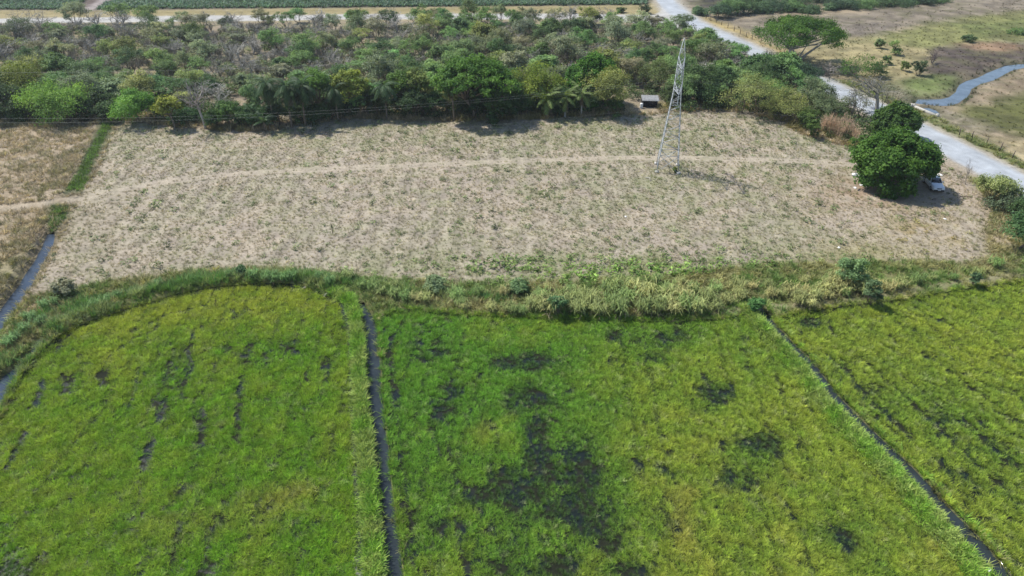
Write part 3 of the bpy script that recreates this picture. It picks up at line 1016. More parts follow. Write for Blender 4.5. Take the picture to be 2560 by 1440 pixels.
def g_mid(u, v):
    k = np.clip(sst(1150, 1900, u) * .8 + sst(1000, 1300, v) * .3, 0, 1)[:, None]
    return np.array([.135, .30, .03]) * (1 - k) + np.array([.175, .29, .035]) * k


rice(paddy_left, STROKES_L, BLOB_L, .265, lambda u, v: .50 + .40 * ell(u, v, 520, 780, 420, 70) + .2 * ell(u, v, 250, 900, 240, 120) - .15 * sst(1100, 1400, v), g_const((.155, .315, .022)), 301, 'yellow-green rice with narrow dark wheel gaps, left paddy', (1.0, .03, 2.1))
rice(paddy_mid, STROKES_M, BLOB_M, .265, lambda u, v: .10 + .55 * ell(u, v, 1750, 1060, 380, 200) + .55 * ell(u, v, 1240, 1090, 70, 75) + .5 * sst(1100, 1500, v) * sst(1300, 1700, u) + .15 * sst(1300, 1900, u), g_mid, 401, 'rice with dark waterlogged bare patches, middle paddy', (1.0, -.10, 2.3))
rice(paddy_right, STROKES_R, BLOB_R, .285, lambda u, v: .50 + .4 * ell(u, v, 2540, 860, 250, 110) + .15 * ell(u, v, 2200, 800, 200, 40), g_const((.175, .285, .035)), 501, 'olive rice with diagonal wheel rows, right paddy', (.72, .69, 1.9))

# dry field ----------------------------------------------------------
P = sample(dry_field, .40)
x, y = P.T
u, v = PX(x, y)
n2, n3 = fbm(x * .5, y * .5, 37), fbm(x * 2.1, y * 2.1, 91, 3)
dtrk = pdist(TRK, x, y)
keep = (np.abs(dtrk - .48) > .36 + .3 * (n2 - .5)) & (rng.uniform(0, 1, len(x)) < (.35 + .75 * sst(.34, .66, n3)) * (.78 + .36 * (.5 + .5 * np.sin((x + .03 * y) * 2 * math.pi / 2.6 + 3 * (fbm(x * .12, y * .12, 31) - .5)))))
# bare shade circle under the mango
keep &= ~((np.hypot(x - 54.9, y - 90) < 7) & (rng.uniform(0, 1, len(x)) < .8))
P, u, v, n3, n2 = P[keep], u[keep], v[keep], n3[keep], n2[keep]
c = soil(P[:, 0], P[:, 1]) * np.array([1.06, 1.05, .95])
g = np.clip(.10 + sst(.48, .62, n2 * .6 + n3 * .4) * .6 + .40 * ell(u, v, 1650, 672, 560, 45) + .25 * ell(u, v, 1600, 380, 500, 80), 0, .8)[:, None] * rng.uniform(.2, 1.2, (len(P), 1))
c = c * (1 - g) + np.array([.27, .29, .14]) * g
scatter('dry_grass', 'dry straw stubble covering the fallow field', P, rng.uniform(.42, .95, len(P)), jitcol(c, len(P), .22) * 1.28, TUFT, .2)
# green weeds of the field
P = sample(dry_field, .95)
x, y = P.T
u, v = PX(x, y)
n1, n2 = fbm(x * .10, y * .16, 131), fbm(x * .42, y * .42, 137)
den = .14 + .45 * sst(.46, .62, n2) * sst(.36, .6, n1) + 1.0 * ell(u, v, 1660, 672, 580, 40) + .22 * ell(u, v, 1750, 480, 380, 120) * sst(.4, .56, n2) + .2 * ell(u, v, 1400, 330, 420, 40) + .2 * ell(u, v, 620, 335, 300, 30) + .15 * ell(u, v, 2100, 640, 200, 30)
fr = .5 + .5 * np.sin((x + .03 * y) * 2 * math.pi / 3.1 + 3 * (n1 - .5))
den = den * (1 - sst(1300, 900, u) * (.75 - 1.0 * fr))
keep = (rng.uniform(0, 1, len(x)) < den) & (pdist(TRK, x, y) > 1.1) & (np.hypot(x - 54.9, y - 90) > 6.5)
P, u, v = P[keep], u[keep], v[keep]
k = ell(u, v, 1640, 684, 640, 42)[:, None]
c = np.array([.155, .19, .085]) * (1 - k) + np.array([.18, .29, .06]) * k
yk = (ell(u, v, 2330, 600, 120, 60) * rng.uniform(0, 1, len(P)))[:, None]
c = c * (1 - yk) + np.array([.36, .27, .08]) * yk
sc = rng.lognormal(-.05, .38, len(P)) * (1 + .6 * k[:, 0])
scatter('weeds', 'grey-green weed clumps dotted over the dry field', P, np.column_stack([sc * 1.2, sc * 1.2, sc * .8]), jitcol(c, len(P), .25) * 1.25, WEED, .1)

# rank dry grass: banks of the left ditch, left strip, foot of the thicket, road verges
P = np.vstack([sample(left_strip, .62), sample(strip(smooth_line(gp([(292, 318), (250, 410), (205, 492), (165, 575), (100, 700), (60, 760)]), 2), .2, 6.5), .6)])
x, y = P.T
keep = (sdf(water_left, x, y) > .2) & (pdist(TRK, x, y) > 1.0) & (fbm(x * .6, y * .6, 71) > .36) & (sdf(reed_ditch, x, y) > .1)
P = P[keep]
u, v = PX(*P.T)
n2 = fbm(P[:, 0] * .5, P[:, 1] * .5, 73)
g = np.clip(sst(.5, .62, n2) * .6 + .5 * sst(600, 740, v), 0, .85)[:, None]
c = np.array([.47, .385, .26]) * (1 - g) + np.array([.25, .25, .11]) * g
scatter('rank_grass', 'rank dry grass along the left ditch banks', P, rng.uniform(1.0, 2.2, len(P)), jitcol(c, len(P), .22), TUFT, .3)

foot = strip(smooth_line(gp([(-300, 305), (150, 308), (330, 300), (520, 312), (640, 318), (800, 296), (900, 288), (1140, 294), (1340, 290), (1600, 278), (1760, 268), (1900, 280), (2030, 330), (2160, 365), (2300, 385)]), 2), 3.0, 2.2)
P = sample(foot, .5)
keep = (fbm(P[:, 0] * .5, P[:, 1] * .5, 79) > .40) & ~((np.abs(P[:, 0] - 24.5) < 2.6) & (P[:, 1] > 121.5))
P = P[keep]
k = sst(.5, .6, fbm(P[:, 0] * .3, P[:, 1] * .3, 83))[:, None]
c = np.array([.46, .37, .23]) * (1 - k) + np.array([.33, .29, .12]) * k
scatter('verge_grass', 'tall dry grass at the foot of the treeline', P, rng.uniform(1.2, 3.0, len(P)), jitcol(c, len(P), .22), TUFT, .3)

# green filled ditch
P = np.vstack([sample(strip(smooth_line(gp([(276, 303), (231, 390), (188, 478)]), 1), 1.1, 1.1), .26), sample(reed_ditch2, .28)])
dq = pdist(smooth_line(gp([(276, 303), (231, 390), (188, 478)]), 1), *P.T)
P = P[(rng.uniform(0, 1, len(P)) < sst(1.15, .35, dq + (fbm(P[:, 0] * .9, P[:, 1] * .9, 211) - .5) * 1.2 + .15)) | (P[:, 1] < 93)]
scatter('ditch_reeds', 'dense green reeds choking the upper ditch', P, rng.uniform(.18, .48, len(P)) * (.6 + .8 * fbm(P[:, 0], P[:, 1], 219)), jitcol(np.tile([.16, .26, .06], (len(P), 1)) * (.6 + .9 * fbm(P[:, 0] * .7, P[:, 1] * .7, 215))[:, None], len(P), .3), REED, .25)

# banks between field and paddies
P = sample(belt, .42, 34)
x, y = P.T
ok = np.ones(len(P), bool)
for Q in PADDIES + [ditch_mid, ditch_right, water_left, water_low, left_strip]:
    ok &= sdf(Q[::2], x, y) > (-.05 if Q is not left_strip else .1)
ok &= fbm(x * .7, y * .7, 141) > .30
P = P[ok]
x, y = P.T
u, v = PX(x, y)
n1, n2 = fbm(x * .22, y * .22, 151), fbm(x * .8, y * .8, 157)
k = np.clip(sst(.44, .58, n1 * .6 + n2 * .4), 0, 1)[:, None]
c = np.array([.15, .25, .055]) * (1 - k) + np.array([.32, .31, .12]) * k
dry = np.clip(ell(u, v, 110, 780, 110, 45) + .7 * ell(u, v, 330, 690, 260, 22) + .8 * ell(u, v, 1150, 745, 260, 22) + .8 * ell(u, v, 2100, 745, 350, 16) + 1.2 * ell(u, v, 2490, 570, 80, 100), 0, 1)[:, None] * rng.uniform(.4, 1, (len(P), 1))
c = c * (1 - dry) + np.array([.42, .35, .19]) * dry
db = np.minimum(pdist(BUND, x, y), pdist(BUND2, x, y))
br = sst(2.0, .8, db)[:, None] * .8 * (v[:, None] > 740)
lime = np.array([.17, .34, .045]) * (1 - k * .4) + np.array([.34, .38, .12]) * k * .4
c = c * (1 - br) + lime * br
path = sst(.9, .3, pdist(BUND3, x, y)) * (u > 1780)
keep = rng.uniform(0, 1, len(P)) > path * .7
sc = rng.uniform(.9, 2.0, len(P)) * (1 - .25 * br[:, 0])
scatter('bank_grass', 'mixed green and straw grass on the banks', P[keep], sc[keep], jitcol(c, len(P), .22)[keep], TUFT, .3)
P = np.vstack([sample(strip(BUND4, .9, 1.4), .36), sample(strip(smooth_line(gp([(20, 830), (120, 790), (260, 755), (420, 715), (520, 690)]), 1), 1.2, 1.2), .45), sample(gp([(-60, 960), (0, 860), (60, 830), (100, 830), (60, 880), (0, 930)]), .35),
               sample(strip(smooth_line(gp([(560, 690), (700, 688), (850, 705), (1000, 728), (1150, 742), (1280, 760)]), 1), 1.0, .8), .5)])
ok = np.ones(len(P), bool)
for Q in PADDIES + [ditch_mid, water_left, water_low]:
    ok &= sdf(Q[::2], *P.T) > .15
P = P[ok & (fbm(P[:, 0] * .5, P[:, 1] * .5, 161) > .42)]
k = sst(.42, .6, fbm(P[:, 0] * .8, P[:, 1] * .8, 163))[:, None]
c = np.array([.16, .30, .085]) * (1 - k) + np.array([.36, .42, .19]) * k
scatter('bank_reeds', 'tall blue-green grass fringing the rice paddies', P, rng.uniform(.55, 1.05, len(P)), jitcol(c, len(P), .2), REED, .2)

P = np.vstack([sample(strip(BUND, .75, .80), .22), sample(strip(BUND2, .95, .95), .26), sample(strip(offset(dr, -.45), .2, .2), .3), sample(strip(offset(RD, rd_w + .3), .15, .15), .3)])
ok = np.ones(len(P), bool)
for Q in (ditch_mid, ditch_right):
    ok &= sdf(Q[::2], *P.T) > .24
P = P[ok]
k = sst(.42, .62, fbm(P[:, 0] * .7, P[:, 1] * .7, 167))[:, None]
c = np.array([.25, .44, .055]) * (1 - k) + np.array([.36, .46, .115]) * k
scatter('bund_grass', 'bright green grass on the narrow bunds beside the ditches', P, rng.uniform(.9, 1.7, len(P)), jitcol(c, len(P), .2), TUFT, .3)

# pasture ------------------------------------------------------------
P = sample(pasture, 1.25, 14)
x, y = P.T
ok = (sdf(creek, x, y) > .4) & (pdist(ROAD_R, x, y) > .8)
u, v = PX(x, y)
n1, n2 = fbm(x * .25, y * .25, 171), fbm(x * .8, y * .8, 173)
den = (.2 + .5 * sst(.42, .62, n2)) * (1 - .75 * (v < 30 + (2560 - u) * .075) * (v < 118) * (u < 2500))
ok &= rng.uniform(0, 1, len(P)) < den
P, u, v, n2 = P[ok], u[ok], v[ok], n2[ok]
c = soil(*P.T)
gk = (rng.uniform(0, 1, len(P)) < .10 + .6 * sst(.5, .62, n2) * ((ell(u, v, 2400, 75, 220, 45) + ell(u, v, 2200, 150, 130, 50) + ell(u, v, 2480, 290, 120, 50)) > .3))[:, None]
c = np.where(gk, c * .5 + np.array([.16, .18, .07]) * .5, c * 1.15)
scatter('pasture_grass', 'grazed grass tufts on the pasture', P, rng.uniform(.6, 1.5, len(P)), jitcol(c, len(P), .22), TUFT, .25)
P = sample(strip(ROAD_R, 5.0, -1.0) if False else np.vstack([offset(ROAD_R, 1.2), offset(ROAD_R, 4.6)[::-1]]), .6)
u, v = PX(*P.T)
ok = (v > 205) & (fbm(P[:, 0] * .4, P[:, 1] * .4, 181) > .42) & (sdf(creek, *P.T) > .3) & (rng.uniform(0, 1, len(P)) < .8)
P = P[ok]
k = rng.uniform(0, 1, (len(P), 1))
scatter('roadside_grass', 'green grass strip along the road shoulder', P, rng.uniform(1.0, 2.2, len(P)), jitcol(np.array([.14, .21, .055]) * (1 - k) + np.array([.30, .28, .10]) * k, len(P), .2), TUFT, .25)
bank = np.vstack([rough(creek, 1.0, .3, 31)])
P = np.vstack([offset(np.vstack([creek, creek[:1]]), d)[:-1] + rng.normal(0, .25, creek.shape) for d in (.5, -.5, .9, -.9)])
P = P[sdf(creek, *P.T) > .15]
scatter('creek_sedge', 'low sedge along the creek edge', P, rng.uniform(.4, .8, len(P)), jitcol(np.tile([.10, .12, .06], (len(P), 1)), len(P), .25), REED, .3)

# crop field -----------------------------------------------------------
P = sample(crop_field, .95, 10)
x, y = P.T
ok = (sdf(crop_track, x, y) > .5) & (sdf(crop_field, x, y) < -.5) & (rng.uniform(0, 1, len(P)) < .92) & (y < 300)
P = P[ok]
c = np.tile([.115, .195, .115], (len(P), 1)) * (1 + .5 * (fbm(P[:, 0] * .1, P[:, 1] * .2, 191) - .5))[:, None]
scatter('crop', 'blue-green broadleaf crop in the far field', P, rng.uniform(.8, 1.25, len(P)), jitcol(c, len(P), .22), CROP, .1)

# scrub undergrowth --------------------------------------------------------
P = sample(thicket, 1.75, 12)
x, y = P.T
u, v = PX(x, y)
n1 = fbm(x * .07, y * .10, 201)
n2 = fbm(x * .25, y * .25, 203)
dry_gap = np.clip(ell(u, v, 940, 110, 70, 40) + ell(u, v, 450, 75, 150, 12) + ell(u, v, 1290, 62, 250, 10) + ell(u, v, 340, 190, 130, 14) * .7 + ell(u, v, 1300, 58, 500, 8), 0, 1)
den = (.55 + .45 * sst(.42, .6, n2)) * (1 - .85 * dry_gap) * sst(54, 62, v)
ok = (rng.uniform(0, 1, len(P)) < den) & (sdf(thicket, x, y) < -1.0) & (y < 190) & ~((np.abs(x - 24.5) < 4.2) & (y < 129))
P, u, v, n1 = P[ok], u[ok], v[ok], n1[ok]
bare = rng.uniform(0, 1, len(P)) < np.where(u < 900, .55, .28) * (1 - sst(170, 240, v))
k = np.clip((n1 - .35) * 2.2 + rng.normal(0, .2, len(P)), 0, 1)[:, None]
c = np.array([.20, .225, .13]) * (1 - k) + np.array([.18, .25, .085]) * k
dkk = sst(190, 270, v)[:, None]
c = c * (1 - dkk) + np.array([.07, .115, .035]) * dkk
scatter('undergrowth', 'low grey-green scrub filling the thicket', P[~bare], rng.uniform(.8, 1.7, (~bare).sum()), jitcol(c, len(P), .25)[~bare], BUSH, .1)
scatter('dead_brush', 'leafless grey brush filling the thicket', P[bare], rng.uniform(.8, 1.5, bare.sum()), jitcol(np.tile([.34, .325, .28], (bare.sum(), 1)), bare.sum(), .2), STICK, .1)
# ------------------------------------------------------------------ trees
KINDS = dict(
    round=dict(nl=14, lo=.10, lr=.40, flat=.85, nc=14, nf=42, ls=.29, fork=.2, tr=.035, stems=1, fill=.5),
    dense=dict(nl=84, lo=.02, lr=.23, flat=1.0, nc=12, nf=34, ls=.40, fork=.2, tr=.04, stems=1, fill=.15),
    umbrella=dict(nl=40, lo=.46, lr=.22, flat=.5, nc=14, nf=34, ls=.34, fork=.33, tr=.04, stems=2, fill=.25),
    tall=dict(nl=16, lo=.08, lr=.36, flat=.9, nc=11, nf=28, ls=.36, fork=.3, tr=.03, stems=1, fill=.35),
    scrub=dict(nl=12, lo=.10, lr=.38, flat=.75, nc=13, nf=36, ls=.21, fork=.10, tr=.022, stems=3, fill=.6),
    wispy=dict(nl=10, lo=.25, lr=.34, flat=.6, nc=11, nf=26, ls=.19, fork=.15, tr=.024, stems=3, fill=.6),
    shrub=dict(nl=11, lo=.0, lr=.44, flat=.8, nc=8, nf=22, ls=.28, fork=.05, tr=.02, stems=3, fill=.9),
)


def make_tree(seed, Ht, Rd, kind, leafmul=1.0):
    k = KINDS[kind]
    r = np.random.default_rng(seed)
    tb, lb = MB(), MB()
    r0 = max(.05, Ht * k['tr'])
    stems = k['stems']
    lean = r.normal(0, .06, 2)
    forks = []
    for s in range(stems):
        a = r.uniform(0, 6.28)
        sp = .10 * Rd if stems > 1 else 0
        top = np.array([lean[0] * Ht + math.cos(a) * sp * 2.2, lean[1] * Ht + math.sin(a) * sp * 2.2, Ht * k['fork'] * r.uniform(.9, 1.4)])
        b = np.array([math.cos(a) * sp * .5, math.sin(a) * sp * .5, -.15])
        m = (b + top) / 2 + np.append(r.normal(0, .03, 2) * Ht, 0)
        tb.tube([b, b + (m - b) * .3, m, top], [r0 * 1.35, r0, r0 * .9, r0 * .8] if stems == 1 else [r0, r0 * .8, r0 * .7, r0 * .6], 6, .5)
        forks.append(top)
    nl = k['nl']
    ga = r.uniform(0, 6.28)
    for i in range(nl):
        q = math.sqrt((i + .5) / nl)
        an = ga + i * 2.39996 + r.normal(0, .25)
        rad = Rd * q * (1 - k['lr'] * .75) * r.uniform(.85, 1.08)
        lr = Rd * k['lr'] * r.uniform(.72, 1.22)
        dome = (1 - (rad / Rd) ** 2 * (1 - .0)) ** .5
        ztop = Ht * (k['lo'] + (1 - k['lo']) * dome) - lr * k['flat'] * .8
        if kind == 'umbrella':
            ztop = Ht * (k['lo'] + (1 - k['lo']) * (1 - (rad / Rd) ** 2)) - lr * k['flat'] * .7 + r.normal(0, .02) * Ht
        if kind == 'dense' and i % 2:
            rad = Rd * (1 - k['lr'] * .75) * r.uniform(.78, 1.02)
            ztop = r.uniform(.12, .62) * Ht
            if math.cos(an) > .55 and -.8 < math.sin(an) < .1:
                ztop = r.uniform(.32, .62) * Ht
        zb = Ht * k['lo'] + lr * k['flat'] * .5
        z = max(ztop - k['fill'] * r.uniform(0, 1) ** 1.5 * max(0, ztop - zb), lr * k['flat'] * .6)
        if kind == 'dense' and i % 2:
            z = ztop
        c = np.array([math.cos(an) * rad + lean[0] * Ht, math.sin(an) * rad + lean[1] * Ht, z])
        f = forks[int(np.argmin([np.hypot(*(c - g)[:2]) for g in forks]))]
        mid = f * .5 + c * .5 + np.array([0, 0, -.06 * Ht + .10 * rad * (kind == 'umbrella')]) + np.append(r.normal(0, .04, 2) * Rd, 0)
        rb = r0 * (.5 if nl < 14 else .42)
        tb.tube([f - (f - mid) * .0, f * .6 + mid * .4 + np.append(r.normal(0, .03, 2) * Rd, 0), mid, c], [rb, rb * .85, rb * .65, rb * .35], 4, .5, False)
        nc = max(3, int(k['nc'] * r.uniform(.8, 1.2)))
        d = r.normal(size=(nc, 3))
        d[:, 2] = d[:, 2] * .8 + .25
        d /= np.linalg.norm(d, axis=1)[:, None]
        cl = c + d * lr * np.array([1, 1, k['flat']]) * r.uniform(.45, 1.02, (nc, 1))
        tl = np.clip(r.normal(.5, .2), 0, 1)
        for j in range(nc):
            if j % 2 == 0:
                tb.tube([c - (c - cl[j]) * .05, (c + cl[j]) / 2 + r.normal(0, .05, 3) * lr, cl[j]], [rb * .3, rb * .22, rb * .12], 3, .5, False)
            n = max(4, int(k['nf'] * leafmul * r.uniform(.6, 1.4)))
            cr = lr * r.uniform(.26, .46)
            o = r.normal(size=(n, 3)) * np.array([1, 1, .55 * k['flat'] + .2]) * cr * .62
            out = (cl[j] - np.array([lean[0] * Ht, lean[1] * Ht, Ht * k['lo'] * .6]))
            out = out / (np.linalg.norm(out) + 1e-6)
            pts = cl[j] + o
            pts[:, 2] = np.maximum(pts[:, 2], .05)
            add_leaves(lb, pts, out * .55 + np.array([0, 0, .55]) + o / (cr + 1e-6) * .35, k['ls'], r, np.clip(tl + r.normal(0, .14) + r.normal(0, .13, n), 0, 1))
    V = np.vstack(lb.v)
    sz = Ht / np.percentile(V[:, 2], 99.3)
    ce = np.median(V[:, :2], axis=0)
    sr = Rd / np.percentile(np.hypot(*(V[:, :2] - ce).T), 97)
    for b_ in (tb, lb):
        b_.v = [q * np.array([sr, sr, sz]) for q in b_.v]
    return tb, lb


def bare_mesh(seed, Ht, Rd, stems=1, twigs=1.0, r0=None):
    r = np.random.default_rng(seed)
    mb = MB()
    r0 = r0 or Ht * .022

    def grow(p, d, L, rad, lev):
        n = 3
        P = [p]
        for i in range(n):
            d = d + r.normal(0, .16 if lev else .05, 3) + np.array([0, 0, .03])
            d = d / np.linalg.norm(d)
            P.append(P[-1] + d * L / n)
        mb.tube(P, np.linspace(rad, rad * .62, n + 1), 5 if lev == 0 else 3, r.uniform(0, 1), False)
        if lev >= 4:
            return
        kids = [4, 4, 4, 3][lev] if lev else 5
        for i in range(max(2, int(kids * (twigs if lev > 1 else 1)))):
            q = P[r.integers(1 if lev else 2, n + 1)]
            e = d * .75 + r.normal(0, .55, 3) * np.array([Rd / Ht * 1.8, Rd / Ht * 1.8, .8]) + np.array([0, 0, .12])
            e /= np.linalg.norm(e)
            grow(q, e, L * r.uniform(.5, .78), max(rad * .52, .012), lev + 1)
    for s in range(stems):
        d = np.array([r.normal(0, .35) * (stems > 1), r.normal(0, .35) * (stems > 1), 1.0])
        grow(np.array([0, 0, -.1]), d / np.linalg.norm(d), Ht * (.36 if stems == 1 else .42), r0, 0 if stems == 1 else 1)
    V = np.vstack(mb.v)
    mb.v = [V * np.array([1, 1, Ht / max(V[:, 2].max(), .1)])]
    return mb


def place_tree(name, label, cat, u, vb, vt, wpx, kind, col, seed, bark='bark', group=None, leafmul=1.0, rz=0.0):
    """one individual tree: trunk and crown"""
    p = G(u, vb)
    z0 = float(H(p[0:1], p[1:2])[0])
    f = p[1] * CP + CAM_H * SP
    Rd = wpx / 2 * f / FPX
    Ht = max(.8, float(height_at(vt, p[1] + Rd * .35)) - z0)
    tb, lb = make_tree(seed, Ht, Rd, kind, leafmul)
    o = empty(name, (p[0], p[1], z0), rz)
    tag(o, label, cat, group)
    if name == 'umbrella_tree':
        for q, zt_, r_ in ((.72, .56, .26), (-.35, .66, .2), (.30, .62, .16)):
            tb.tube([(.1, 0, .2), (Rd * q * .3, -.2, Ht * zt_ * .42), (Rd * q * .62, -.3, Ht * zt_ * .78), (Rd * q, -.3, Ht * zt_), (Rd * q * 1.25, -.2, Ht * (zt_ + .06))], [r_ * 1.2, r_, r_ * .8, r_ * .6, r_ * .3], 6)
    link('trunk', tb.mesh('trunk'), M[bark], o)
    link('crown', lb.mesh('crown'), M['leaf'], o, col)
    return o


def place_bare(name, label, cat, u, vb, vt, wpx, col, seed, stems=1, twigs=1.0, group=None, r0=None):
    p = G(u, vb)
    z0 = float(H(p[0:1], p[1:2])[0])
    f = p[1] * CP + CAM_H * SP
    Rd = wpx / 2 * f / FPX
    Ht = max(.8, float(height_at(vt, p[1])) - z0)
    mb = bare_mesh(seed, Ht, Rd, stems, twigs, .026 if 'wiry' in label else r0)
    V = np.vstack(mb.v)
    s = Rd / max(np.percentile(np.abs(V[:, :2]), 97), .1)
    mb.v = [V * np.array([s, s, 1])]
    o = link(name, mb.mesh(name), M['twig'], None, col)
    o.location = (p[0], p[1], z0)
    tag(o, label, cat, group)
    return o


